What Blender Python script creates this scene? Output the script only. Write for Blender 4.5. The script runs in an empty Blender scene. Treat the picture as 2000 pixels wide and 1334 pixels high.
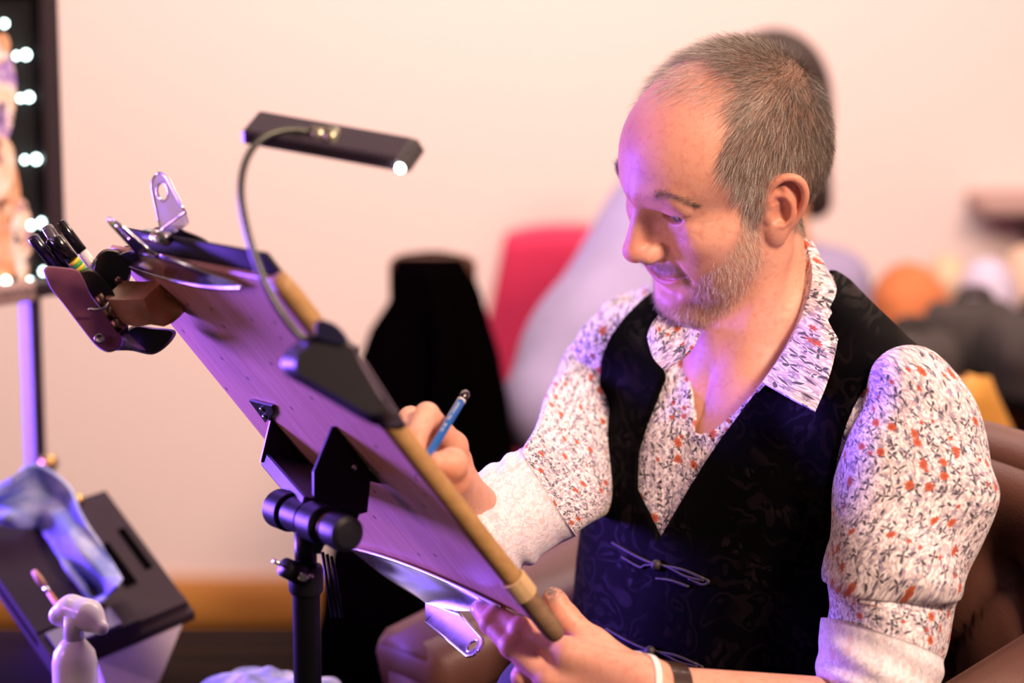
import bpy, math, random
import numpy as np
from mathutils import Vector, Matrix
random.seed(7); RNG = np.random.default_rng(7)
S = bpy.context.scene
COL = S.collection

# ------------------------------------------------------------------ camera
FPX = 4722.2                      # focal length in pixels of the 2000 px frame
PITCH = math.radians(10.0)
CAMZ = 1.50
cd = bpy.data.cameras.new('camera'); cam = bpy.data.objects.new('camera', cd); COL.objects.link(cam)
cd.lens = 85.0; cd.sensor_width = 36.0; cd.sensor_fit = 'HORIZONTAL'
cam.location = (0, 0, CAMZ); cam.rotation_euler = (math.pi / 2 - PITCH, 0, 0)
cd.clip_start = 0.05; cd.clip_end = 60
cd.dof.use_dof = True; cd.dof.focus_distance = 2.165; cd.dof.aperture_fstop = 2.35
S.camera = cam

# ------------------------------------------------------------------ world, lights, exposure
wd = bpy.data.worlds.new('world'); S.world = wd; wd.use_nodes = True
bg = wd.node_tree.nodes['Background']; bg.inputs[0].default_value = (1.0, 0.80, 0.70, 1); bg.inputs[1].default_value = 0.07
S.view_settings.view_transform = 'Standard'; S.view_settings.look = 'None'
S.view_settings.gamma = 1.0; S.view_settings.use_curve_mapping = False
S.view_settings.exposure = 0.0

def area_light(name, loc, target, size, power, color, spread=180, sy=None):
    l = bpy.data.lights.new(name, 'AREA'); l.energy = power; l.color = color; l.size = size
    if sy: l.shape = 'RECTANGLE'; l.size_y = sy
    l.spread = math.radians(spread)
    o = bpy.data.objects.new(name, l); COL.objects.link(o); o.location = loc
    o.rotation_euler = (Vector(target) - Vector(loc)).to_track_quat('-Z', 'Y').to_euler()
    return o
# warm ceiling lamps of the room: one over the photographer's right shoulder, one near the far wall, one behind the man
area_light('ceiling_lamp_key', (1.35, 0.45, 2.60), (0.40, 2.25, 1.1), 0.40, 114, (1.0, 0.69, 0.49))
area_light('ceiling_lamp_wall', (-0.1, 3.3, 2.85), (-0.1, 5.1, 1.10), 2.0, 138, (1.0, 0.79, 0.735))
area_light('ceiling_lamp_back', (1.3, 3.6, 2.8), (0.6, 2.3, 1.2), 0.6, 24, (1.0, 0.76, 0.56))
# violet party light standing at the far left, level with the sitter
area_light('violet_wash_light', (-1.35, 2.75, 0.98), (-0.15, 2.1, 1.05), 0.36, 41, (0.23, 0.095, 1.0), spread=120)
area_light('magenta_fill', (-2.4, 1.5, 1.9), (0.3, 2.3, 1.25), 0.4, 5, (0.85, 0.33, 1.0), spread=110)  # added weak fill from the left front that pinks the lips

# ------------------------------------------------------------------ helpers
CT, ST = math.cos(PITCH), math.sin(PITCH)
def c2w(p):
    """camera metric coordinates (right, depth, up) -> world"""
    p = np.asarray(p, float)
    return np.stack([p[..., 0], CT * p[..., 1] + ST * p[..., 2], CAMZ - ST * p[..., 1] + CT * p[..., 2]], -1)
def w2px(P):
    P = np.asarray(P, float); y = P[..., 1]; z = P[..., 2] - CAMZ
    d = CT * y - ST * z; u = ST * y + CT * z
    return np.stack([1000 + FPX * P[..., 0] / d, 667 - FPX * u / d, d], -1)
def W(px, py, d):
    """world point at depth d that the photograph shows at pixel (px, py)"""
    return c2w(((px - 1000) * d / FPX, d, (667 - py) * d / FPX))
def ray(px, py):
    v = W(px, py, 1.0) - np.array([0, 0, CAMZ]); return v / np.linalg.norm(v)
def unit(v):
    v = np.asarray(v, float); return v / np.linalg.norm(v)

def mesh(name, V, F, m=None, parent=None, smooth=True, uv=None, attrs=None, angle=None):
    me = bpy.data.meshes.new(name)
    V = np.asarray(V, float)
    me.from_pydata([tuple(v) for v in V], [], [tuple(int(i) for i in f) for f in F]) if not (isinstance(F, np.ndarray)) else fast_fill(me, V, F)
    me.update()
    if smooth:
        me.polygons.foreach_set('use_smooth', np.ones(len(me.polygons), bool))
        if angle is not None:
            try: me.set_sharp_from_angle(angle=math.radians(angle))
            except Exception: pass
    if uv is not None:
        l = me.uv_layers.new(name='UVMap'); vi = np.empty(len(me.loops), np.int32); me.loops.foreach_get('vertex_index', vi)
        l.data.foreach_set('uv', np.asarray(uv, np.float32)[vi].ravel())
    if attrs:
        for k, a in attrs.items():
            at = me.attributes.new(k, 'FLOAT', 'POINT'); at.data.foreach_set('value', np.asarray(a, np.float32))
    if m is not None: me.materials.append(m)
    o = bpy.data.objects.new(name, me); COL.objects.link(o)
    if parent is not None: adopt(o, parent)
    return o
def fast_fill(me, V, F):
    n, k = F.shape
    me.vertices.add(len(V)); me.vertices.foreach_set('co', V.astype(np.float32).ravel())
    me.loops.add(n * k); me.loops.foreach_set('vertex_index', F.astype(np.int32).ravel())
    me.polygons.add(n); me.polygons.foreach_set('loop_start', np.arange(0, n * k, k, dtype=np.int32))
    me.validate()
def adopt(o, parent):
    """child of a thing whose vertices are already in world coordinates"""
    o.parent = parent
    if parent.type == 'EMPTY': o.matrix_parent_inverse = Matrix.Translation(-Vector(parent.location))
def tag(o, label=None, cat=None, group=None, kind=None):
    if label: o['label'] = label
    if cat: o['category'] = cat
    if group: o['group'] = group
    if kind: o['kind'] = kind
    return o
def thing(name, loc, label, cat, group=None):
    o = bpy.data.objects.new(name, None); COL.objects.link(o); o.location = tuple(float(a) for a in loc)
    o.empty_display_size = 0.05
    return tag(o, label, cat, group)

# ---- shape makers: each returns (V, F)
def merge(*vf):
    Vs, Fs, n = [], [], 0
    for V, F in vf:
        Vs.append(np.asarray(V, float)); Fs += [tuple(int(i) + n for i in f) for f in F]; n += len(V)
    return np.concatenate(Vs), Fs
def frame_of(d, up=(0, 0, 1)):
    d = unit(d); up = np.asarray(up, float)
    if abs(d @ unit(up)) > 0.97: up = np.array([1., 0, 0])
    x = unit(np.cross(up, d)); y = np.cross(d, x); return x, y, d
def boxax(c, ax, ay, az, bev=0.0):
    """box with centre c and half-extent vectors ax, ay, az; bevelled edges"""
    c, ax, ay, az = [np.asarray(a, float) for a in (c, ax, ay, az)]
    L = [np.linalg.norm(a) for a in (ax, ay, az)]; b = min(bev, min(L) * .49)
    if b <= 0:
        V = [c + i * ax + j * ay + k * az for k in (-1, 1) for j in (-1, 1) for i in (-1, 1)]
        return np.array(V), [(0, 2, 3, 1), (4, 5, 7, 6), (0, 1, 5, 4), (2, 6, 7, 3), (0, 4, 6, 2), (1, 3, 7, 5)]
    U = [ax / L[0], ay / L[1], az / L[2]]; V = []; idx = {}
    for s0 in (-1, 1):
        for s1 in (-1, 1):
            for s2 in (-1, 1):
                s = (s0, s1, s2)
                for a in range(3):
                    p = c.copy()
                    for q in range(3):
                        p = p + U[q] * s[q] * (L[q] - (0 if q == a else b))
                    idx[s + (a,)] = len(V); V.append(p)
    F = []
    for a in range(3):
        b1, c1 = (a + 1) % 3, (a + 2) % 3
        for s in (-1, 1):
            q = []
            for (i, j) in ((-1, -1), (1, -1), (1, 1), (-1, 1)):
                t = [0, 0, 0]; t[a] = s; t[b1] = i; t[c1] = j; q.append(idx[tuple(t) + (a,)])
            F.append(q if s > 0 else q[::-1])
        for i in (-1, 1):
            for j in (-1, 1):
                t0 = [0, 0, 0]; t1 = [0, 0, 0]; t0[a] = -1; t1[a] = 1
                for t in (t0, t1): t[b1] = i; t[c1] = j
                q = [idx[tuple(t0) + (b1,)], idx[tuple(t1) + (b1,)], idx[tuple(t1) + (c1,)], idx[tuple(t0) + (c1,)]]
                F.append(q if i * j < 0 else q[::-1])
    for s0 in (-1, 1):
        for s1 in (-1, 1):
            for s2 in (-1, 1):
                q = [idx[(s0, s1, s2, a)] for a in range(3)]
                F.append(q if s0 * s1 * s2 > 0 else q[::-1])
    V = np.array(V)
    if np.dot(np.cross(U[0], U[1]), U[2]) < 0: F = [f[::-1] for f in F]
    return V, F
def tube(P, R, seg=16, caps=True, squash=None, up=(0, 0, 1)):
    """tube along points P with radii R (scalar or list), parallel transported; squash = (sx, sy)"""
    P = np.asarray(P, float); n = len(P); R = np.full(n, R) if np.isscalar(R) else np.asarray(R, float)
    T = np.gradient(P, axis=0); T /= np.linalg.norm(T, axis=1)[:, None] + 1e-12
    x, y, _ = frame_of(T[0], up); V = []; sx, sy = squash or (1, 1)
    for i in range(n):
        x = unit(x - T[i] * (x @ T[i])); y = np.cross(T[i], x)
        for k in range(seg):
            a = 2 * math.pi * k / seg; V.append(P[i] + R[i] * (sx * math.cos(a) * x + sy * math.sin(a) * y))
    F = [(i * seg + k, i * seg + (k + 1) % seg, (i + 1) * seg + (k + 1) % seg, (i + 1) * seg + k) for i in range(n - 1) for k in range(seg)]
    if caps: F += [tuple(range(seg))[::-1], tuple(range((n - 1) * seg, n * seg))]
    return np.array(V), F
def spline(pts, n=40):
    """Catmull-Rom through pts"""
    p = np.asarray(pts, float); p = np.concatenate([[2 * p[0] - p[1]], p, [2 * p[-1] - p[-2]]]); m = len(p) - 3
    out = []
    for t in np.linspace(0, m, n):
        i = min(int(t), m - 1); u = t - i; a, b, c, d = p[i:i + 4]
        out.append(.5 * ((2 * b) + (c - a) * u + (2 * a - 5 * b + 4 * c - d) * u * u + (3 * b - a - 3 * c + d) * u ** 3))
    return np.array(out)
def lathe(base, axis, prof, seg=28, up=(0, 0, 1)):
    """profile [(h, r)] turned about axis from base"""
    x, y, d = frame_of(axis, up); base = np.asarray(base, float)
    V = [base + d * h + r * (math.cos(2 * math.pi * k / seg) * x + math.sin(2 * math.pi * k / seg) * y) for h, r in prof for k in range(seg)]
    n = len(prof)
    F = [(i * seg + k, i * seg + (k + 1) % seg, (i + 1) * seg + (k + 1) % seg, (i + 1) * seg + k) for i in range(n - 1) for k in range(seg)]
    F += [tuple(range(seg))[::-1], tuple(range((n - 1) * seg, n * seg))]
    return np.array(V), F
def prism(poly, o, ux, uy, un, t):
    """2-D polygon in the plane (o; ux, uy) extruded from 0 to t along un"""
    o, ux, uy, un = [np.asarray(a, float) for a in (o, ux, uy, un)]; n = len(poly)
    V = [o + ux * a + uy * b for a, b in poly] + [o + ux * a + uy * b + un * t for a, b in poly]
    F = [tuple(range(n))[::-1], tuple(range(n, 2 * n))] + [(i, (i + 1) % n, (i + 1) % n + n, i + n) for i in range(n)]
    return np.array(V), F
def sheet(G, th, sides=True):
    """thick sheet from a grid of points G[i][j]; returns V, F with thickness th along the normals"""
    G = np.asarray(G, float); a, b = G.shape[:2]
    du = np.gradient(G, axis=0); dv = np.gradient(G, axis=1); N = np.cross(du, dv); N /= np.linalg.norm(N, axis=2)[..., None] + 1e-12
    V = np.concatenate([(G + N * th / 2).reshape(-1, 3), (G - N * th / 2).reshape(-1, 3)]); o = a * b; F = []
    for i in range(a - 1):
        for j in range(b - 1):
            q = (i * b + j, (i + 1) * b + j, (i + 1) * b + j + 1, i * b + j + 1); F.append(q); F.append(tuple(k + o for k in q[::-1]))
    ring = [i * b for i in range(a)] + [(a - 1) * b + j for j in range(1, b)] + [i * b + b - 1 for i in range(a - 2, -1, -1)] + [j for j in range(b - 2, 0, -1)]
    for k in range(len(ring)):
        p, q = ring[k], ring[(k + 1) % len(ring)]; F.append((q, p, p + o, q + o))
    return V, F
def rrect(w, h, r, n=5):
    """rounded rectangle polygon centred on 0"""
    out = []
    for cx, cy, a0 in ((w / 2 - r, h / 2 - r, 0), (-w / 2 + r, h / 2 - r, 90), (-w / 2 + r, -h / 2 + r, 180), (w / 2 - r, -h / 2 + r, 270)):
        for k in range(n): a = math.radians(a0 + 90 * k / (n - 1)); out.append((cx + r * math.cos(a), cy + r * math.sin(a)))
    return out

# ------------------------------------------------------------------ signed-distance modelling (numpy) and surface nets
def ell(P, c, r):
    q = (P - np.asarray(c)) / np.asarray(r); k0 = np.sqrt((q * q).sum(1)) + 1e-9
    q = q / np.asarray(r); k1 = np.sqrt((q * q).sum(1)) + 1e-9
    return k0 * (k0 - 1) / k1
def cap(P, a, b, ra, rb=None):
    a = np.asarray(a, float); b = np.asarray(b, float); rb = ra if rb is None else rb
    ab = b - a; t = np.clip(((P - a) @ ab) / (ab @ ab + 1e-12), 0, 1)
    return np.linalg.norm(P - a - t[:, None] * ab, axis=1) - (ra + (rb - ra) * t)
def chain(P, pts, R, k=0.0):
    d = None
    for i in range(len(pts) - 1):
        e = cap(P, pts[i], pts[i + 1], R[i], R[i + 1]); d = e if d is None else (smin(d, e, k) if k else np.minimum(d, e))
    return d
def smin(a, b, k):
    h = np.maximum(k - np.abs(a - b), 0) / k; return np.minimum(a, b) - h * h * k * .25
def smax(a, b, k): return -smin(-a, -b, k)
def nets(fn, lo, hi, h, cf=4, project=1):
    """mesh of fn = 0 inside the box lo..hi with voxel h: sparse evaluation, surface nets, Newton projection"""
    lo = np.asarray(lo, float); n = np.ceil((np.asarray(hi) - lo) / h / cf).astype(int) * cf + 1
    nc = (n - 1) // cf
    g = np.stack(np.meshgrid(*[np.arange(k) for k in nc], indexing='ij'), -1).reshape(-1, 3)
    dc = fn(lo + (g + .5) * cf * h)
    near = np.abs(dc) < cf * h * 1.35
    D = np.repeat(np.repeat(np.repeat(np.where(dc.reshape(nc) > 0, 1., -1.), cf, 0), cf, 1), cf, 2)
    D = np.pad(D, ((0, 1),) * 3, mode='edge')
    off = np.stack(np.meshgrid(*[np.arange(cf + 1)] * 3, indexing='ij'), -1).reshape(-1, 3)
    ids = (g[near][:, None, :] * cf + off[None]).reshape(-1, 3)
    flat = np.unique((ids[:, 0] * n[1] + ids[:, 1]) * n[2] + ids[:, 2])
    ii = np.stack(np.unravel_index(flat, n), -1)
    val = np.concatenate([fn(lo + c * h) for c in np.array_split(ii, max(1, len(ii) // 200000))])
    D.reshape(-1)[flat] = val
    s = D < 0
    C = [s[a:n[0] - 1 + a, b:n[1] - 1 + b, c:n[2] - 1 + c] for a in (0, 1) for b in (0, 1) for c in (0, 1)]
    tot = sum(c.astype(np.int8) for c in C); act = (tot > 0) & (tot < 8)
    cells = np.stack(np.nonzero(act), -1); idx = np.full(act.shape, -1, np.int64); idx[act] = np.arange(len(cells))
    acc = np.zeros((len(cells), 3)); cnt = np.zeros(len(cells))
    for ax in range(3):
        o1, o2 = [k for k in range(3) if k != ax]
        for a in (0, 1):
            for b in (0, 1):
                p = cells.copy(); p[:, o1] += a; p[:, o2] += b; q = p.copy(); q[:, ax] += 1
                v0 = D[tuple(p.T)]; v1 = D[tuple(q.T)]; c = (v0 < 0) != (v1 < 0)
                t = np.where(c, v0 / np.where(c, v0 - v1, 1), 0); pt = p.astype(float); pt[:, ax] += t
                acc[c] += pt[c]; cnt[c] += 1
    V = lo + acc / cnt[:, None] * h; F = []
    for ax in range(3):
        o1, o2 = [(1, 2), (2, 0), (0, 1)][ax]
        a = np.take(s, range(n[ax] - 1), ax); b = np.take(s, range(1, n[ax]), ax)
        e = np.stack(np.nonzero(a != b), -1); e = e[(e[:, o1] > 0) & (e[:, o2] > 0) & (e[:, o1] < n[o1] - 1) & (e[:, o2] < n[o2] - 1)]
        ins = s[tuple(e.T)]; q = []
        for (i, j) in ((-1, -1), (0, -1), (0, 0), (-1, 0)):
            c = e.copy(); c[:, o1] += i; c[:, o2] += j; q.append(idx[tuple(c.T)])
        q = np.stack(q, 1); q = np.where(ins[:, None], q, q[:, ::-1]); F.append(q)
    F = np.concatenate(F); F = F[(F >= 0).all(1)]
    for _ in range(project):
        d = fn(V); e = h * .5
        G = np.stack([fn(V + e * np.eye(3)[k]) - d for k in range(3)], 1) / e
        V = V - np.clip(d, -h, h)[:, None] * G / np.maximum((G * G).sum(1), .3)[:, None]
    return V, F
def poly_sd(p, poly):
    """signed distance of 2-D points to a closed polygon (negative inside)"""
    poly = np.asarray(poly, float); d = np.full(len(p), 1e9); ins = np.zeros(len(p), bool)
    for i in range(len(poly)):
        a, b = poly[i - 1], poly[i]; e = b - a; w = p - a
        t = np.clip((w @ e) / (e @ e + 1e-15), 0, 1); d = np.minimum(d, ((w - t[:, None] * e) ** 2).sum(1))
        c = (p[:, 1] >= a[1]) != (p[:, 1] >= b[1])
        x = a[0] + (p[:, 1] - a[1]) / np.where(abs(e[1]) < 1e-12, 1e-12, e[1]) * e[0]; ins ^= c & (p[:, 0] < x)
    return np.where(ins, -1, 1) * np.sqrt(d)
def inside(p, poly): return poly_sd(p, poly) < 0
def grad(fn, P, e=.0006):
    d = fn(P); g = np.stack([fn(P + e * np.eye(3)[k]) - d for k in range(3)], 1); return g / (np.linalg.norm(g, axis=1)[:, None] + 1e-12)
def march(fn, pts):
    """first hit of the pixel rays with fn = 0, world points"""
    pts = np.asarray(pts, float); D = np.array([ray(*p) for p in pts]); o = np.array([0, 0, CAMZ]); t = np.full(len(pts), 1.6)
    for _ in range(90): t = t + np.clip(fn(o + t[:, None] * D) * .8, -.02, .05)
    return o + t[:, None] * D
def vnoise(P, seed=0):
    """cheap smooth pseudo noise of 3-D points in about -1..1"""
    r = np.random.default_rng(seed); out = 0
    for k in range(5):
        w = r.normal(size=3); w *= (1 + .35 * k) / np.linalg.norm(w); out = out + np.sin(P @ w * 6.283 + r.uniform(0, 6.28)) / (1 + .3 * k)
    return out / 2.6

# ------------------------------------------------------------------ procedural materials
class NT:
    def __init__(s, name):
        s.m = bpy.data.materials.new(name); s.m.use_nodes = True; s.t = s.m.node_tree; s.b = s.t.nodes['Principled BSDF']; s.out = s.t.nodes['Material Output']
    def n(s, kind, ins=None, **kw):
        x = s.t.nodes.new(kind)
        for k, v in kw.items(): setattr(x, k, v)
        for k, v in (ins or {}).items(): s.put(x.inputs[k], v)
        return x
    def put(s, sock, v):
        if isinstance(v, bpy.types.NodeSocket): s.t.links.new(v, sock)
        elif isinstance(v, bpy.types.Node): s.t.links.new(v.outputs[0], sock)
        else:
            if hasattr(sock.default_value, '__len__'):
                v = tuple(v) if hasattr(v, '__len__') else (v,) * len(sock.default_value)
                if len(sock.default_value) == 4 and len(v) == 3: v = v + (1,)
            sock.default_value = v
    def math(s, op, a, b=0.0, c=None):
        x = s.t.nodes.new('ShaderNodeMath'); x.operation = op; s.put(x.inputs[0], a); s.put(x.inputs[1], b)
        if c is not None: s.put(x.inputs[2], c)
        return x.outputs[0]
    def mix(s, f, a, b, blend='MIX'):
        x = s.t.nodes.new('ShaderNodeMix'); x.data_type = 'RGBA'; x.blend_type = blend
        s.put(x.inputs[0], f); s.put(x.inputs[6], a); s.put(x.inputs[7], b); return x.outputs[2]
    def ramp(s, f, stops):
        x = s.t.nodes.new('ShaderNodeValToRGB'); s.put(x.inputs[0], f); e = x.color_ramp.elements
        while len(e) < len(stops): e.new(.5)
        for q, (p, c) in zip(e, stops): q.position = p; q.color = tuple(c) + (1,) if len(c) == 3 else c
        return x.outputs[0]
    def step(s, v, lo, hi):
        x = s.t.nodes.new('ShaderNodeMapRange'); x.interpolation_type = 'SMOOTHSTEP'; s.put(x.inputs[0], v); s.put(x.inputs[1], lo); s.put(x.inputs[2], hi); return x.outputs[0]
    def noise(s, vec, scale, detail=3, rough=.55, dist=0.0, col=False):
        x = s.n('ShaderNodeTexNoise', {'Scale': scale, 'Detail': detail, 'Roughness': rough, 'Distortion': dist})
        if vec is not None: s.put(x.inputs['Vector'], vec)
        return x.outputs['Color' if col else 'Fac']
    def obj(s): return s.n('ShaderNodeTexCoord').outputs['Object']
    def uv(s): return s.n('ShaderNodeTexCoord').outputs['UV']
    def attr(s, name): return s.n('ShaderNodeAttribute', attribute_name=name).outputs['Fac']
    def bump(s, hgt, strength=.3, dist=.002):
        x = s.n('ShaderNodeBump', {'Height': hgt, 'Strength': strength, 'Distance': dist}); s.put(s.b.inputs['Normal'], x.outputs[0])
    def set(s, **kw):
        for k, v in kw.items(): s.put(s.b.inputs[k.replace('_', ' ')], v)
        return s
def plain(name, col, rough=.5, metal=0.0, spec=.5, var=.12, scale=40, bump=0.0, bscale=None, sheen=0.0, coat=0.0):
    t = NT(name); o = t.obj(); nz = t.noise(o, scale, 4)
    c = t.mix(nz, tuple(a * (1 - var) for a in col), tuple(min(1, a * (1 + var)) for a in col))
    t.set(Base_Color=c, Roughness=rough, Metallic=metal); t.b.inputs['Specular IOR Level'].default_value = spec
    if sheen: t.b.inputs['Sheen Weight'].default_value = sheen
    if coat: t.b.inputs['Coat Weight'].default_value = coat
    if bump: t.bump(t.noise(o, bscale or scale * 4, 3), bump, .001)
    return t.m
def glow(name, col, power):
    t = NT(name); t.set(Base_Color=col, Emission_Color=col, Emission_Strength=power); return t.m
# ================================================================== ROOM
def struct(name, V, F, m, **k): return tag(mesh(name, V, F, m, **k), kind='structure')
WALLY = 5.0
def wall_mat():
    t = NT('cream_plaster'); o = t.obj(); c = t.mix(t.noise(o, 1.3, 3), (.80, .66, .62), (.83, .685, .645)); t.set(Base_Color=c, Roughness=.85); t.bump(t.noise(o, 220, 3), .1, .002); return t.m
WALLM = wall_mat()
struct('wall_back', *boxax((0, WALLY + .05, 1.45), (4.0, 0, 0), (0, .05, 0), (0, 0, 1.45)), WALLM, smooth=False)
struct('wall_left', *boxax((-3.6, 2.0, 1.45), (.05, 0, 0), (0, 3.2, 0), (0, 0, 1.45)), WALLM, smooth=False)
struct('wall_right', *boxax((3.6, 2.0, 1.45), (.05, 0, 0), (0, 3.2, 0), (0, 0, 1.45)), WALLM, smooth=False)
struct('ceiling', *boxax((0, 2.0, 2.96), (4.0, 0, 0), (0, 3.2, 0), (0, 0, .04)), plain('white_ceiling', (.62, .57, .54), .9, var=.03), smooth=False)
CARPET = plain('dark_carpet', (.0025, .0018, .002), .95, 0, .0, bump=.4, bscale=900)
struct('floor', *boxax((0, 2.0, -.02), (4.0, 0, 0), (0, 3.2, 0), (0, 0, .02)), CARPET, smooth=False)
def wood_mat(name, c1, c2, scale=8, rough=.45, axis=0, spec=.4):
    t = NT(name); t.b.inputs['Specular IOR Level'].default_value = spec; o = t.obj(); mp = t.n('ShaderNodeMapping'); t.put(mp.inputs[0], o); sc = [scale * 9] * 3; sc[axis] = scale; mp.inputs[3].default_value = sc
    n = t.noise(mp.outputs[0], 1.0, 5, .6, .6); t.set(Base_Color=t.mix(t.step(n, .3, .7), c1, c2), Roughness=rough); t.bump(n, .12, .001); return t.m
OAK = wood_mat('brown_wood', (.40, .15, .028), (.56, .24, .05), 3, .5)
DARKWOOD = wood_mat('dark_red_wood', (.030, .009, .005), (.060, .018, .008), 3, .4, spec=.15)
bb = [struct('baseboard_back', *boxax((0, WALLY - .012, .055), (3.6, 0, 0), (0, .012, 0), (0, 0, .055), .004), OAK)]

# ================================================================== THE MAN
# ---- head frame (x = his left, y = forward, z = up, origin between the ear canals)
def head_rot(ps, pi, ro):
    fwd = np.array([-math.cos(ps), -math.sin(ps), 0]); lf = np.array([math.sin(ps), -math.cos(ps), 0]); up = np.array([0, 0, 1.])
    f2 = fwd * math.cos(pi) - up * math.sin(pi); u2 = up * math.cos(pi) + fwd * math.sin(pi)
    l3 = lf * math.cos(ro) - u2 * math.sin(ro); u3 = u2 * math.cos(ro) + lf * math.sin(ro)
    return np.stack([l3, f2, u3], 1)
HC = c2w((.2010, 2.2625, .1495))
HR = head_rot(*np.radians([22.0, 28.5, 26.0])); HR = (c2w(HR.T) - c2w((0, 0, 0))).T
def h2w(p): return np.asarray(p, float) @ HR.T + HC
def w2h(p): return (np.asarray(p, float) - HC) @ HR

# ---- body frame (origin midway between the shoulder points)
SL, SR = W(1772, 742, 2.15), W(1192, 642, 2.45)
BO = (SL + SR) / 2
BX = unit([SL[0] - SR[0], SL[1] - SR[1], 0]); BZ = np.array([0, 0, 1.]); BY = np.cross(BX, BZ)
BR_ = np.stack([BX, BY, BZ], 1)
def b2w(p): return np.asarray(p, float) @ BR_.T + BO
def w2b(p): return (np.asarray(p, float) - BO) @ BR_

EAR_O = np.array([.0705, .0085, .001]); EAR_S = 1.12
EAR_V = unit([.05, -.16, .97]); EAR_U = unit([.52, -.85, 0]); EAR_U = unit(EAR_U - EAR_V * (EAR_U @ EAR_V)); EAR_N = np.cross(EAR_V, EAR_U)
EAR_N = EAR_N if EAR_N[0] > 0 else -EAR_N
def ear_sd(q):
    e = q - EAR_O; P = np.stack([e @ EAR_U, e @ EAR_V, e @ EAR_N], 1) * 1000 / EAR_S    # millimetres
    d = ell(P, (15.5, 4, -2.5), (15.5, 27, 4.6))
    d = smin(d, ell(P, (8.5, -21, 2.6), (8.2, 11.0, 3.4)), 8)
    rim = [(7, 1, 0), (3.0, 8, 2), (3, 19, 3), (8, 27.5, 3.6), (16, 32, 3.6), (25, 30, 3.4), (31, 22, 3), (32, 11, 2.6), (29.5, 0, 2.2), (24, -10, 1.8), (17, -19, 1.5)]
    rim = spline(rim, 22); rr = np.interp(np.linspace(0, 1, 22), [0, .12, .3, .55, .8, 1], [2.0, 2.5, 3.3, 3.6, 3.0, 2.6])
    d = smax(d, -chain(P, spline([(9, 24, 4.4), (17, 27.5, 4.4), (25, 24, 4.4), (27.5, 15, 4.4), (26, 3, 4.4), (21, -8, 4.6)], 12), np.full(12, 2.4)), 2.0)
    d = smin(d, chain(P, rim, rr), 1.6)
    d = smin(d, chain(P, spline([(10, 15, 1), (16, 14, 2), (20.5, 8, 2.6), (21.5, 0, 2.8), (18.5, -8, 2.8), (13.5, -12.5, 3)], 12), np.linspace(2.3, 3.2, 12)), 2.0)
    d = smin(d, cap(P, (15, 22, .4), (20, 9, 1.6), 2.2, 2.4), 3.0)
    d = smax(d, -ell(P, (11.5, -1.5, 3.2), (7.6, 10.5, 5.6)), 2.0)
    d = smax(d, -ell(P, (9.5, 8.6, 3.4), (6, 3.8, 4.6)), 1.5)
    d = smin(d, ell(P, (11.5, -13.2, 1.6), (4.4, 3.0, 3.2)), 2.5)
    d = smin(d, ell(P, (1.6, -4.5, 1.0), (3.6, 6.0, 4.0)), 3)
    return d * EAR_S / 1000

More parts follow.
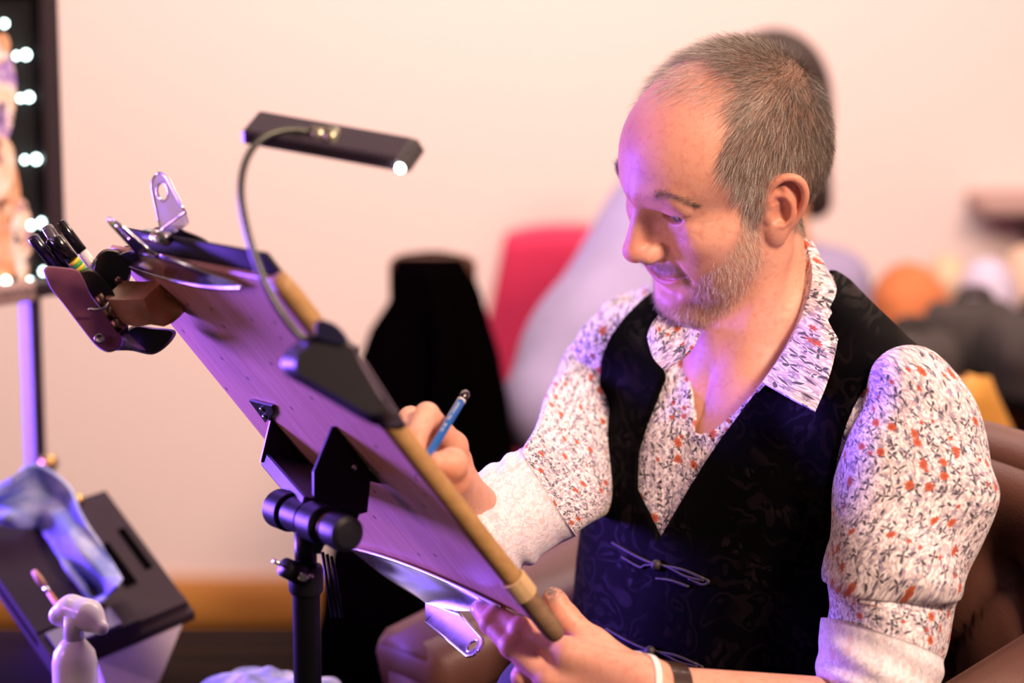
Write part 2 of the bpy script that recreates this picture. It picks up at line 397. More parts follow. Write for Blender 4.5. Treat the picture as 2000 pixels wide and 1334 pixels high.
EYE = np.array([.0315, .0715, .0220]); EYE_R = .0122
def dent(s, pts, sig, amp):
    """soft crease of depth amp and half-width sig along a curve (added to a distance field)"""
    c = chain(s, pts, np.zeros(len(pts))); return amp * np.exp(-(c / sig) ** 2 / 2)
def fdent(s, pts, sig, amp):
    """the same for the front of the face, with the curve given in (x, z)"""
    pts = spline([(a, 0, b) for a, b in pts], 10) if len(pts) > 2 else [(pts[0][0], 0, pts[0][1]), (pts[1][0], 0, pts[1][1])]
    t = s.copy(); t[:, 1] = 0
    return dent(t, pts, sig, amp) * np.clip((s[:, 1] - .045) / .012, 0, 1)
def head_sd(q, ears=True):
    """head in its own frame, metres"""
    s = q.copy(); s[:, 0] = np.abs(s[:, 0])
    d = ell(q, (0, -.010, .048), (.0765, .0970, .0800))
    d = smin(d, ell(q, (0, .036, .048), (.0570, .0575, .0550)), .03)
    d = smin(d, ell(q, (0, -.051, .006), (.059, .052, .058)), .03)           # occiput
    d = smin(d, ell(q, (0, .044, -.020), (.0560, .0480, .062)), .025)       # maxilla
    d = smin(d, cap(s, (.058, .002, .004), (.0525, .004, -.048), .0150, .0140), .03)    # ramus
    d = smin(d, cap(s, (.0525, .006, -.050), (.016, .071, -.095), .0150, .0150), .028)   # jaw
    near = np.abs(d) < .030
    if not near.any(): return d
    full = d; q = q[near]; s = s[near]; d = d[near]
    d = smin(d, ell(s, (.046, .055, -.008), (.0190, .0260, .0170)), .024)   # cheekbone
    d = smin(d, ell(s, (.030, .046, -.046), (.029, .034, .036)), .03)       # cheek
    d = smin(d, ell(q, (0, .044, -.066), (.040, .036, .026)), .02)
    d = smin(d, ell(q, (0, .064, -.046), (.0330, .0265, .0290)), .02)       # muzzle
    d = smin(d, ell(q, (0, .0780, -.0930), (.0240, .0190, .0180)), .02)     # chin
    d = smin(d, cap(s, (.006, .0915, .0380), (.036, .0800, .0380), .0090, .0065), .018)  # brow ridge
    d = smax(d, -ell(s, (.0315, .1035, .0190), (.0190, .0210, .0125)), .020)  # eye socket
    lid = np.linalg.norm(s - EYE, axis=1) - .0140
    d = smin(d, lid, .006)
    d = smin(d, cap(s, (.019, .0865, .0325), (.044, .0760, .0300), .0034, .0026), .014)  # fold under the brow
    d = smin(d, cap(s, (.022, .0810, .0055), (.044, .0750, .0075), .0035, .0035), .012)   # lower lid pouch
    v = s - (EYE + np.array([.001, .0122, -.0035])); ca, sa = math.cos(.13), math.sin(.13)
    slit = np.stack([v[:, 0] * ca + v[:, 2] * sa, v[:, 1], -v[:, 0] * sa + v[:, 2] * ca], 1)
    d = smax(d, -ell(slit, (0, 0, 0), (.0140, .0090, .0053)), .0014)
    d = d + fdent(s, [(.018, .0275), (.030, .0300), (.043, .0265), (.048, .0235)], .0010, .0007)
    # nose
    d = smin(d, cap(q, (0, .0780, .0260), (0, .0895, -.0170), .0095, .0155), .014)
    d = smin(d, chain(q, [(0, .0890, .0290), (0, .1000, .0120), (0, .1085, -.0040), (0, .1115, -.0130)], [.0065, .0076, .0085, .0100]), .010)
    d = smin(d, ell(q, (0, .1115, -.0165), (.0112, .0110, .0105)), .006)
    d = smin(d, ell(s, (.0128, .1015, -.0205), (.0074, .0125, .0085)), .006)
    d = smax(d, -cap(s, (.0072, .1055, -.0350), (.0082, .1025, -.0250), .0032, .0030), .003)   # nostril
    d = d + fdent(s, [(.0185, -.0120), (.0212, -.0160), (.0220, -.0230), (.0180, -.0290)], .0014, .0018)
    # naso-labial fold, lips, mouth line, chin crease, philtrum, crow's feet
    d = d + fdent(s, [(.0240, -.0150), (.0320, -.0330), (.0380, -.0500)], .0026, .0022)
    d = d - fdent(s, [(.0, -.0505), (.008, -.0492), (.024, -.0450)], .0026, .0014)
    d = d - fdent(s, [(.0, -.0620), (.010, -.0602), (.024, -.0520)], .0036, .0024)
    d = d + fdent(s, [(.0, -.0558), (.008, -.0544), (.018, -.0510), (.0325, -.0452)], .0011, .0034)
    d = d + fdent(s, [(.0320, -.0445), (.0350, -.0510)], .0024, .0012)
    d = d + fdent(s, [(.0, -.0735), (.014, -.0715)], .0045, .0028)
    d = d + fdent(q, [(0, -.0330), (0, -.0410)], .0026, .0012)
    for a, b in (((.053, .019), (.061, .026)), ((.053, .014), (.063, .013)), ((.052, .008), (.061, .000)), ((.028, .0015), (.046, .0005))):
        d = d + fdent(s, [a, b], .0009, .0003)
    if ears:
        m = s[:, 0] > .045; e = np.full(len(s), 1.); e[m] = ear_sd(s[m]); d = smin(d, e, .0045)
    full[near] = d
    return full

NECK_LO = b2w((0, -.022, .012)); NOTCH = b2w((0, .040, -.040))
def neck_sd(P):
    a = h2w((0, -.015, -.036))
    d = cap(P, a, NECK_LO, .047, .054)
    d = smin(d, cap(P, h2w((0, -.004, -.060)), b2w((0, .006, .0)), .036, .042), .03)
    for sx in (-1, 1):
        d = smin(d, cap(P, h2w((sx * .058, -.020, -.018)), b2w((sx * .020, .034, -.034)), .0125, .0100), .018)
    d = smin(d, ell((P - (h2w((0, .040, -.098)) * .45 + NOTCH * .55)), (0, 0, 0), (.015, .015, .018)), .02)
    return d
def torso_sd(P):
    p = w2b(P); s = p.copy(); s[:, 0] = np.abs(s[:, 0])
    d = ell(p, (0, -.022, -.170), (.165, .104, .165))
    d = smin(d, ell(s, (.060, .028, -.140), (.085, .056, .100)), .06)         # pectorals
    d = smin(d, ell(p, (0, .020, -.330), (.158, .124, .190)), .08)
    d = smin(d, ell(p, (0, .010, -.520), (.172, .130, .130)), .06)
    d = smin(d, cap(s, (.032, -.052, .026), (.165, -.008, -.030), .044, .046), .035)   # trapezius to shoulder
    d = smin(d, cap(s, (.020, .030, -.036), (.160, .030, -.030), .014, .022), .03)    # collar bone
    d = smin(d, cap(s, (.168, .0, -.045), (.185, .010, -.090), .052, .050), .03)      # deltoid
    return d

def bone(px): return [W(*p) for p in px]
# his left hand, gripping the lower corner of the board
LW = W(1282, 1362, 2.030); LE = W(1730, 1420, 2.105)
L_INDEX = bone([(1112, 1278, 2.030), (1018, 1229, 2.052), (970, 1203, 2.075), (944, 1189, 2.090)])
L_MIDDLE = bone([(1076, 1328, 2.034), (1000, 1262, 2.050), (958, 1218, 2.072), (938, 1192, 2.094)])
L_RING = bone([(1058, 1374, 2.050), (1022, 1322, 2.050), (1032, 1310, 2.085), (1046, 1312, 2.100)])
L_PINKY = bone([(1066, 1412, 2.072), (1040, 1372, 2.075), (1048, 1362, 2.105), (1058, 1364, 2.118)])
L_THUMB = bone([(1222, 1318, 2.045), (1158, 1262, 2.060), (1104, 1204, 2.066), (1080, 1166, 2.068)])
def lhand_sd(P):
    d = cap(P, LE, LW, .040, .0265)
    d = smin(d, cap(P, LW, W(1240, 1340, 2.03), .0265, .024), .01)
    for mcp, t in ((L_INDEX[0], 0), (L_MIDDLE[0], .33), (L_RING[0], .66), (L_PINKY[0], 1)):
        base = W(1262, 1330 + 52 * t, 2.022 + .02 * t)
        d = smin(d, cap(P, base, mcp, .0185, .0132), .012)
    d = smin(d, cap(P, W(1250, 1340, 2.05), L_THUMB[1], .022, .0145), .016)
    d = smin(d, cap(P, L_INDEX[0], L_THUMB[1], .009, .010), .014)
    for f, r in ((L_INDEX, (.0118, .0098, .0086, .0074)), (L_MIDDLE, (.0118, .0100, .0088, .0076)), (L_RING, (.011, .0096, .0084, .0072)), (L_PINKY, (.010, .0086, .0076, .0066))):
        e = chain(P, f, r, .003)
        for k in (1, 2): e = smin(e, np.linalg.norm(P - f[k], axis=1) - r[k] * 1.04, .003)
        d = smin(d, e, .005)
    e = chain(P, L_THUMB, (.0150, .0128, .0112, .0086), .004); e = smin(e, np.linalg.norm(P - (L_THUMB[3] * .75 + L_THUMB[2] * .25), axis=1) - .0100, .004)
    d = smin(d, e, .007)
    return d
# his right hand, holding the pencil over the board
RW = W(898, 962, 2.096); RE = W(1072, 970, 2.262)
R_INDEX = bone([(884, 872, 2.060), (834, 810, 2.022), (814, 852, 1.994), (812, 890, 1.982)])
R_MIDDLE = bone([(888, 898, 2.080), (802, 818, 2.046), (790, 858, 2.016), (800, 892, 2.000)])
R_RING = bone([(892, 925, 2.100), (792, 850, 2.070), (785, 890, 2.044), (800, 915, 2.030)])
R_PINKY = bone([(902, 950, 2.115), (800, 890, 2.095), (795, 925, 2.072), (810, 945, 2.060)])
R_THUMB = bone([(896, 958, 2.050), (886, 932, 2.014), (882, 906, 1.992), (852, 904, 1.980)])
def rhand_sd(P):
    d = chain(P, [RE, W(965, 1044, 2.212), RW], [.034, .030, .0205], .01)
    for mcp, t in ((R_INDEX[0], 0), (R_MIDDLE[0], .33), (R_RING[0], .66), (R_PINKY[0], 1)):
        d = smin(d, cap(P, RW + (R_PINKY[0] - R_INDEX[0]) * (t - .5) * .5, mcp, .0150, .0130), .010)
    for f, r in ((R_INDEX, (.0118, .0102, .0088, .0074)), (R_MIDDLE, (.0118, .0102, .0090, .0078)), (R_RING, (.011, .0096, .0084, .0072)), (R_PINKY, (.010, .0086, .0076, .0066))):
        e = chain(P, f, r, .003); d = smin(d, e, .005)
    d = smin(d, cap(P, RW, R_THUMB[1], .0160, .0150), .010)
    e = chain(P, R_THUMB, (.0150, .0145, .0125, .0090), .004); e = smin(e, np.linalg.norm(P - R_THUMB[2], axis=1) - .0128, .004)
    d = smin(d, e, .005)
    return d

def upper_sd(P):
    d = head_sd(w2h(P))
    n = neck_sd(P); d = smin(d, n, .012)
    return smin(d, torso_sd(P), .03)
def coarse_sd(P):
    d = torso_sd(P) + .012
    d = smin(d, cap(P, b2w((.175, 0, -.05)), LE, .038, .036), .03)
    d = smin(d, chain(P, [b2w((-.178, -.02, -.05)), W(1165, 765, 2.44), W(1135, 865, 2.365), RE], [.034, .034, .032, .030], .01), .03)
    return d

man = thing('person', b2w((0, 0, -.62)), 'man in floral shirt and dark waistcoat sketching with a pencil', 'person')
import time; T0 = time.time()
ax = [h2w(p) for p in ((-.1, -.12, -.13), (.1, .13, .15))]
corn = np.array([h2w((a, b, c)) for a in (-.10, .10) for b in (-.115, .14) for c in (-.13, .15)])
lo = np.minimum(corn.min(0), b2w((0, 0, 0)) - .17); hi = np.maximum(corn.max(0), b2w((0, 0, 0)) + .10); lo[2] = b2w((0, 0, -.20))[2]
HV, HF = nets(upper_sd, lo, hi, .0017)
pts = np.array([LW, LE] + L_INDEX + L_THUMB + L_PINKY + L_RING + L_MIDDLE); LV, LF = nets(lhand_sd, pts.min(0) - .03, pts.max(0) + .03, .0015)
pts = np.array([RW, RE] + R_INDEX + R_THUMB + R_PINKY + R_RING + R_MIDDLE); RV, RF = nets(rhand_sd, pts.min(0) - .03, pts.max(0) + .03, .0015)
cl = b2w((0, 0, -.3)); CV, CF = nets(coarse_sd, cl - .42, cl + .42, .008)
print('sdf meshes', len(HV), len(LV), len(RV), len(CV), round(time.time() - T0, 1))
# ================================================================== BACKGROUND THINGS (all out of focus)
def blob(fn, c, half, h, name, m, parent=None, **k):
    V, F = nets(fn, np.asarray(c) - half, np.asarray(c) + half, h, project=0); return mesh(name, V, F, m, parent, **k)
CLOTHBLACK = plain('black_wool', (.0009, .0005, .0006), .95, 0, .0, bump=.3, bscale=300)
REDF = plain('crimson_upholstery', (.52, .012, .07), .75, bump=.2, bscale=500, sheen=.2)
def legs(root, pts, m, r=.016, z0=0.0):
    for p in pts: mesh('leg', *tube([p, (p[0], p[1], z0)], [r, r * .7], 10), m, root)
# crimson dining chair
rc = thing('dining_chair', (.15, 4.3, 0), 'crimson upholstered dining chair against the pale wall', 'chair')
tp = [W(985, 448, 4.30), W(1150, 420, 4.22)]
ux = unit([tp[1][0] - tp[0][0], tp[1][1] - tp[0][1], 0]); uy = np.array([0, 0, 1.])
G = []
for i in np.linspace(0, 1, 14):
    z = tp[0][2] + .01 - (tp[0][2] - .48) * i; inset = .0 - .06 * min(i * 1.6, 1)
    G.append([tp[0] * [1, 1, 0] + ux * (inset + (.42 - inset * .4) * j) + np.array([0, .05 * math.sin(j * 3.14), 0]) + [0, 0, z - .02 * (2 * j - 1) ** 4 * (1 - i)] for j in np.linspace(0, 1, 14)])
V_, F_ = sheet(np.array(G), .055); mesh('backrest', V_, F_, REDF, rc)
sc = tp[0] * [1, 1, 0] + ux * .2 + np.array([0, .24, .46]); mesh('seat', *boxax(sc, ux * .22, np.cross(uy, ux) * .21, (0, 0, .045), .03), REDF, rc)
legs(rc, [tuple(sc + ux * a + np.cross(uy, ux) * b - [0, 0, .05]) for a in (-.19, .19) for b in (-.18, .18)], DARKWOOD)
# black coat over the back of a chair
bc = thing('chair', (W(850, 700, 3.35)[0], W(850, 700, 3.35)[1], 0), 'dark chair with a black coat hung over its back', 'chair')
cpos = W(845, 700, 3.35)
mesh('backrest', *boxax(cpos + [0, .02, -.10], (.06, 0, 0), (0, .02, 0), (0, 0, .24), .015), DARKWOOD, bc)
mesh('seat', *boxax(cpos + [0, -.2, -.52], (.20, 0, 0), (0, .20, 0), (0, 0, .03), .02), DARKWOOD, bc)
legs(bc, [(cpos[0] + a, cpos[1] + b, cpos[2] - .52) for a in (-.18, .18) for b in (-.38, .02)], DARKWOOD)
ct_ = tag(None or bpy.data.objects.new('coat', None), 'black coat draped over the chair behind the drawing board', 'coat'); COL.objects.link(ct_); ct_.location = (cpos[0], cpos[1], .35)
outl = [(505, 775, 905), (530, 764, 920), (580, 765, 940), (640, 728, 955), (700, 708, 972), (780, 690, 985), (880, 670, 1000), (1000, 655, 1020), (1150, 630, 1050), (1340, 610, 1080)]
G = []
for (y, x0, x1) in outl:
    a, b = W(x0, y, 3.33), W(x1, y, 3.33); row = []
    for k in range(40):
        th = 2 * math.pi * k / 40; fold = 1 + .05 * math.sin(th * 6 + y * .01); row.append((a + b) / 2 + (b - a) / 2 * math.copysign(abs(math.cos(th)) ** .8, math.cos(th)) * fold + np.array([0, .075 * math.sin(th) * fold, 0]))
    G.append(row)
G = np.array(G); n_, k_ = G.shape[:2]
F_ = [(i * k_ + j, i * k_ + (j + 1) % k_, (i + 1) * k_ + (j + 1) % k_, (i + 1) * k_ + j) for i in range(n_ - 1) for j in range(k_)] + [tuple(range(k_))[::-1], tuple(range((n_ - 1) * k_, n_ * k_))]
mesh('cloth', G.reshape(-1, 3), F_, CLOTHBLACK, ct_)
a, b = W(842, 512, 3.26), W(850, 900, 3.24); mesh('lapel', *tube(spline([a, (a + b) / 2 + [.02, -.01, 0], b], 12), [.008, .014, .018, .02, .02, .02, .02, .02, .02, .018, .014, .01], 8, squash=(1, .5)), CLOTHBLACK, ct_)
# seated guest in white behind the man
WHITEC = plain('white_linen', (.25, .21, .35), .85, bump=.25, bscale=60)
gp = W(1508, 240, 3.8); guest = thing('person', (gp[0], gp[1] + .05, 0), 'guest in a white top with dark hair seated behind the sketching man', 'person')
gneck = W(1515, 455, 3.84)
def guest_body(P):
    d = ell(P, gp + np.array([.0, .0, .0]), (.075, .095, .115)); d = smin(d, cap(P, gp - [0, 0, .05], gneck - [0, 0, .06], .05, .058), .03)
    d = smin(d, cap(P, gp + np.array([.03, -.09, -.015]), gp + np.array([.03, -.105, -.03]), .012), .02)
    for sx in (-.035, .035): d = smin(d, ell(P, gp + np.array([sx, -.09, .03]), (.02, .012, .008)), .015)
    d = smin(d, ell(P, gp + np.array([.01, -.085, -.07]), (.03, .02, .012)), .015)
    t = gneck - [0, 0, .28]; d = smin(d, ell(P, t, (.135, .11, .27)), .04)
    d = smin(d, cap(P, t + np.array([.08, 0, .18]), t + np.array([.12, -.05, -.05]), .05, .04), .03)
    return smin(d, cap(P, t + np.array([.12, -.05, -.05]), t + np.array([.0, -.28, -.12]), .04, .028), .03)
GSKIN = plain('guest_skin', (.62, .30, .17), .5)
blob(guest_body, gp - [0, 0, .35], np.array([.38, .42, .56]), .010, 'body', GSKIN, guest)
DHAIR = plain('dark_brown_hair', (.020, .010, .008), .55, bump=.4, bscale=200)
def guest_hair(P):
    q = P - gp; d = ell(P, gp + np.array([.005, .03, .035]), (.092, .105, .112)); d = smin(d, cap(P, gp + np.array([.05, .05, .0]), gp + np.array([.075, .05, -.13]), .045, .03), .03)
    return smax(d, -(ell(P, gp + np.array([.0, -.10, -.05]), (.065, .09, .10))), .02)
blob(guest_hair, gp, np.array([.17, .2, .24]), .010, 'hair', DHAIR, guest)
def guest_top(P):
    t = gneck - [0, 0, .29]; d = ell(P, t, (.150, .125, .30)); d = smin(d, cap(P, gneck - [.02, 0, .10], W(1330, 420, 3.72), .06, .075), .05)
    d = smin(d, cap(P, W(1310, 440, 3.62), W(1170, 700, 3.50), .100, .105), .06); d = smin(d, cap(P, W(1170, 700, 3.50), W(1085, 808, 3.42), .100, .082), .05)
    d = smin(d, cap(P, t + np.array([.09, 0, .20]), t + np.array([.12, -.05, .0]), .062, .058), .04)
    return d + .006 * vnoise(P * 5, 2)
blob(guest_top, gneck - [.12, .15, .35], np.array([.50, .55, .52]), .011, 'top', WHITEC, guest)
ZH = gneck[2] - .52
def guest_lap(P):
    d = None
    for sx in (-.09, .09):
        h, k_, f = gneck * [1, 1, 0] + [sx, 0, ZH], gneck * [1, 1, 0] + [sx * 1.3, -.40, ZH - .01], gneck * [1, 1, 0] + [sx * 1.3, -.38, .06]
        e = smin(cap(P, h, k_, .088, .066), cap(P, k_, f, .060, .045), .03); d = e if d is None else smin(d, e, .04)
    return d
blob(guest_lap, gneck * [1, 1, 0] + [0, -.2, ZH / 2], np.array([.3, .4, ZH / 2 + .12]), .012, 'skirt', WHITEC, guest)
gs = thing('stool', (gneck[0], gneck[1] - .05, 0), 'dark wooden stool under the guest in white', 'stool'); mesh('seat', *boxax((gneck[0], gneck[1] - .05, ZH - .115), (.19, 0, 0), (0, .17, 0), (0, 0, .02), .008), DARKWOOD, gs)
legs(gs, [(gneck[0] + a, gneck[1] - .05 + b, ZH - .12) for a in (-.16, .16) for b in (-.14, .14)], DARKWOOD)
# side bench with bags, cushions and a mustard chair at the right
SB = W(2000, 790, 3.9); SBX = 1.28; bt = thing('sideboard', (SBX, SB[1], 0), 'dark red-brown wooden sideboard at the right edge', 'sideboard')
zt = W(1980, 766, 3.75)[2]
mesh('top', *boxax((SBX, SB[1] + .10, zt - .015), (.70, 0, 0), (0, .36, 0), (0, 0, .015), .005), DARKWOOD, bt)
mesh('body', *boxax((SBX, SB[1] + .04, (zt - .03) / 2 + .03), (.66, 0, 0), (0, .22, 0), (0, 0, (zt - .03) / 2 - .03), .006), DARKWOOD, bt)
for k in range(3): mesh('drawer', *boxax((SBX, SB[1] - .19, zt - .13 - .21 * k), (.62, 0, 0), (0, .012, 0), (0, 0, .095), .006), DARKWOOD, bt)
for a in (-.62, .62):
    for b in (-.14, .2): mesh('leg', *tube([(SBX + a, SB[1] + b, .07), (SBX + a, SB[1] + b, 0)], .02, 10), DARKWOOD, bt)
BAGM = plain('dark_olive_canvas', (.030, .022, .020), .9, bump=.4, bscale=150)
def bag(px, py, d, hx, hz, label):
    c = W(px, py, d); c[2] = zt + hz; r = thing('bag', (c[0], c[1], zt), label, 'bag', 'dark bags on the sideboard')
    blob(lambda P: ell(P, c, (hx, .09, hz * 1.0)) * .5 + .5 * (np.linalg.norm(np.maximum(np.abs(P - c) - np.array([hx * .6, .05, hz * .55]), 0), axis=1) - hz * .42) + .006 * vnoise(P * 9, int(px)), c, np.array([hx + .04, .14, hz + .04]), .009, 'body', BAGM, r)
    mesh('handle', *tube(spline([c + [-hx * .35, 0, hz * .8], c + [-hx * .2, 0, hz * 1.15], c + [hx * .2, 0, hz * 1.15], c + [hx * .35, 0, hz * .8]], 16), .009, 8), BAGM, r)
bag(1778, 690, 3.62, .078, .060, 'dark canvas bag nearest the waistcoat shoulder'); bag(1900, 680, 3.81, .080, .068, 'dark canvas bag in the middle of the sideboard row'); bag(2030, 680, 3.62, .078, .075, 'dark canvas bag cut by the right picture edge')
def cushion(px, py, d, rx, rz, col, label, seed, name='cushion'):
    c = W(px, py, d); c[2] = zt + rz; o = blob(lambda P: ell(P, c, (rx, .07, rz)) + .004 * vnoise(P * 8, seed), c, np.array([rx + .03, .11, rz + .03]), .009, name, plain(name + '_cloth_%d' % seed, col, .85, bump=.2, bscale=120)); return tag(o, label, name, 'soft bundles behind the bags')
cushion(1775, 600, 3.98, .070, .082, (.50, .15, .05), 'orange rounded cushion behind the dark bags', 1)
cushion(1928, 585, 3.98, .050, .088, (.48, .42, .56), 'pale lavender cushion right of the orange one', 2)
cushion(1850, 600, 4.13, .046, .080, (.52, .40, .27), 'cream cushion between the orange and lavender ones', 3)
cushion(2000, 590, 4.13, .050, .088, (.52, .37, .28), 'peach cushion at the right picture edge', 4)
# high shelf edge on the wall at the far right
sh = W(2040, 428, 4.78); so = thing('wall_shelf', (sh[0], WALLY, sh[2]), 'small brown shelf on the wall at the far right', 'shelf')
mesh('board', *boxax((sh[0] + .02, WALLY - .10, sh[2] + .015), (.13, 0, 0), (0, .10, 0), (0, 0, .014), .004), plain('taupe_paint', (.42, .27, .24), .6), so)
mesh('bracket', *boxax((sh[0] + .02, WALLY - .05, sh[2] - .03), (.012, 0, 0), (0, .05, 0), (0, 0, .03), .004), DARKWOOD, so)
mc = thing('dining_chair', (W(1905, 900, 3.1)[0], W(1905, 900, 3.1)[1], 0), 'mustard yellow chair with a rounded back behind the man', 'chair')
a = W(1885, 830, 3.05); G = []
MUST = plain('mustard_upholstery', (.50, .235, .035), .7, bump=.2, bscale=300)
for i in np.linspace(0, 1, 14):
    hw = .075 * (math.sin(min(1, .12 + i * 2.2) * 1.57)); G.append([a + np.array([.0 + hw * j, .03 * j * j, .062 - .42 * i - .03 * j * j * (1 - i)]) for j in np.linspace(-1.9, 1, 12)])
V_, F_ = sheet(np.array(G), .05); mesh('backrest', V_, F_, MUST, mc)
mesh('seat', *boxax((a[0], a[1] - .2, .46), (.2, 0, 0), (0, .2, 0), (0, 0, .04), .03), MUST, mc); legs(mc, [(a[0] + u, a[1] - .2 + v, .43) for u in (-.17, .17) for v in (-.17, .17)], DARKWOOD)

# ================================================================== ARMCHAIR OF THE MAN
def leather_mat():
    t = NT('brown_leather'); o = t.obj(); n = t.noise(o, 9, 4); t.set(Base_Color=t.mix(n, (.085, .034, .024), (.145, .060, .044)), Roughness=.46); t.b.inputs['Specular IOR Level'].default_value = .45
    v = t.n('ShaderNodeTexVoronoi', {'Scale': 420.0}); t.put(v.inputs['Vector'], o); t.bump(t.math('ADD', v.outputs['Distance'], t.math('MULTIPLY', n, 2)), .18, .001); return t.m
LEATHER = leather_mat()
arm = thing('armchair', b2w((0, -.05, -1.1)) * [1, 1, 0], 'brown tufted leather armchair the sketching man sits in', 'armchair')
buttons = [(.175, -.204), (.015, -.204), (-.145, -.204), (.255, -.325), (.095, -.325), (-.065, -.325), (-.225, -.325)]
def cback(x, z):
    y = -.165 - .04 * (z + .3) * 0 + .25 * max(0, abs(x) - .20) ** 1.5 * 2
    for bx, bz in buttons:
        r = math.hypot(x - bx, z - bz); y -= .022 * math.exp(-(r / .020) ** 2) + .016 * math.exp(-(r / .06) ** 2)
    for bx, bz in buttons:
        for ex, ez in buttons:
            L2 = math.hypot(ex - bx, ez - bz)
            if 0 < L2 < .17 and ez < bz:
                t = max(0, min(1, ((x - bx) * (ex - bx) + (z - bz) * (ez - bz)) / L2 ** 2)); r = math.hypot(x - bx - t * (ex - bx), z - bz - t * (ez - bz)); y -= .010 * math.exp(-(r / .008) ** 2)
    return y
G = []; XS = np.linspace(-.31, .31, 66); ZS = np.linspace(-.095, -.62, 52)
for z in ZS:
    e = (z + .095); G.append([b2w((x, cback(x, z) - .05 * math.exp(e / .012), z - .035 * (abs(x) / .31) ** 3)) for x in XS])
V_, F_ = sheet(np.array(G), .012); mesh('backrest', V_, F_, LEATHER, arm)
V_, F_ = merge(boxax(b2w((0, -.235, -.37)), BX * .30, BY * .03, (0, 0, .255), .02), tube([b2w((x, -.212 + .5 * max(0, abs(x) - .2) ** 1.5, -.105 - .035 * (abs(x) / .31) ** 3)) for x in np.linspace(-.31, .31, 24)], .030, 14)); mesh('back_frame', V_, F_, LEATHER, arm)
for bx, bz in buttons:
    c = b2w((bx, cback(bx, bz) + .005, bz)); mesh('button', *lathe(c - BY * .004, BY, [(0, .010), (.005, .0105), (.009, .008), (.011, .003)], 16), LEATHER, arm)
for sx in (-1, 1):
    ad0, ad1 = b2w((sx * .285, -.20, -.262)), b2w((sx * .285, .20, -.350)); ay = (ad1 - ad0) / 2; V_, F_ = boxax((ad0 + ad1) / 2, BX * .058, ay, np.cross(unit(ay), BX) * .036, .022); mesh('armrest', V_, F_, LEATHER, arm)
    mesh('arm_roll', *tube([b2w((sx * .285, -.20, -.243)), b2w((sx * .285, .08, -.305)), b2w((sx * .285, .198, -.332))], [.044, .044, .036], 16, squash=(1.15, .6)), LEATHER, arm)
    mesh('arm_panel', *boxax(b2w((sx * .285, .0, -.52)), BX * .045, BY * .20, (0, 0, .19), .02), LEATHER, arm)
    for k in range(6):
        c = b2w((sx * .285 + .038 * math.cos(k * 1.047), .205, -.37 - .06 * (k // 2))); mesh('brass_nail', *lathe(c, BY, [(0, .005), (.002, .0045), (.0035, .002)], 10), plain('brass', (.55, .36, .12), .3, 1.0) if (sx, k) == (-1, 0) else bpy.data.materials['brass'], arm)
mesh('seat', *boxax(b2w((0, .06, -.70)), BX * .27, BY * .24, (0, 0, .06), .04), LEATHER, arm)
mesh('seat_base', *boxax(b2w((0, .04, -.84)), BX * .30, BY * .25, (0, 0, .09), .02), LEATHER, arm)
for sx in (-.26, .26):
    for sy in (-.16, .24): p = b2w((sx, sy, -.93)); mesh('leg', *tube([p, (p[0], p[1], 0)], [.026, .016], 12), DARKWOOD, arm)
# ---- skin
def skin_material():
    t = NT('skin'); o = t.obj()
    big = t.noise(o, 14, 4, .6); fine = t.noise(o, 160, 4, .6); pores = t.noise(o, 900, 2, .5)
    c = t.mix(t.step(big, .3, .7), (.63, .305, .215), (.71, .38, .28))
    c = t.mix(t.math('MULTIPLY', t.step(fine, .48, .70), .42), c, (.56, .20, .14))
    c = t.mix(t.math('MULTIPLY', t.attr('red'), .55), c, (.66, .20, .135))
    c = t.mix(t.math('MULTIPLY', t.attr('lip'), .62), c, (.50, .14, .13))
    c = t.mix(t.math('MULTIPLY', t.attr('root'), .84), c, (.20, .135, .10))
    c = t.mix(t.math('MULTIPLY', t.attr('smudge'), t.step(t.noise(o, 300, 3), .25, .6)), c, (.10, .10, .11))
    t.set(Base_Color=c, Roughness=t.math('ADD', .42, t.math('MULTIPLY', fine, .16)))
    t.b.inputs['Subsurface Weight'].default_value = .22; t.b.inputs['Subsurface Radius'].default_value = (1, .35, .2); t.b.inputs['Subsurface Scale'].default_value = .006
    t.b.inputs['Specular IOR Level'].default_value = .42
    t.bump(t.math('ADD', t.math('MULTIPLY', pores, .5), fine), .42, .0007)
    return t.m
SKIN = skin_material()
V = np.concatenate([HV, LV, RV, CV]); nH, nL, nR = len(HV), len(LV), len(RV)
F = np.concatenate([HF, LF + nH, RF + nH + nL, CF + nH + nL + nR])
q = w2h(V); q[nH:] = 9; s_ = q.copy(); s_[:, 0] = np.abs(s_[:, 0])
def gau(p, c, r): return np.exp(-(((p - np.asarray(c)) / np.asarray(r)) ** 2).sum(1))
red = .8 * gau(s_, (0, .115, -.012), (.016, .02, .016)) + .35 * gau(s_, (.045, .06, -.012), (.022, .04, .022)) + .8 * gau(s_, (.088, -.012, .006), (.02, .035, .045)) + .4 * gau(s_, (0, .07, .105), (.05, .05, .04))
red[nH:nH + nL + nR] += .35 * sum(np.exp(-(np.linalg.norm(V[nH:nH + nL + nR] - f[k], axis=1) / .012) ** 2) for f in (L_INDEX, L_MIDDLE, L_RING, L_THUMB, R_INDEX, R_THUMB) for k in (1, 2, 3))
lip = np.maximum(np.exp(-(np.abs(s_[:, 2] + .0505 - .23 * s_[:, 0]) / .0034) ** 2), np.exp(-(np.abs(s_[:, 2] + .0615 - .42 * s_[:, 0]) / .0050) ** 2)) * (s_[:, 0] < .030) * np.clip((.031 - s_[:, 0]) / .006, 0, 1) * (s_[:, 1] > .06)
smudge = np.exp(-(np.linalg.norm(V - (L_THUMB[3] + np.array([-.002, 0, .003])), axis=1) / .0125) ** 4)

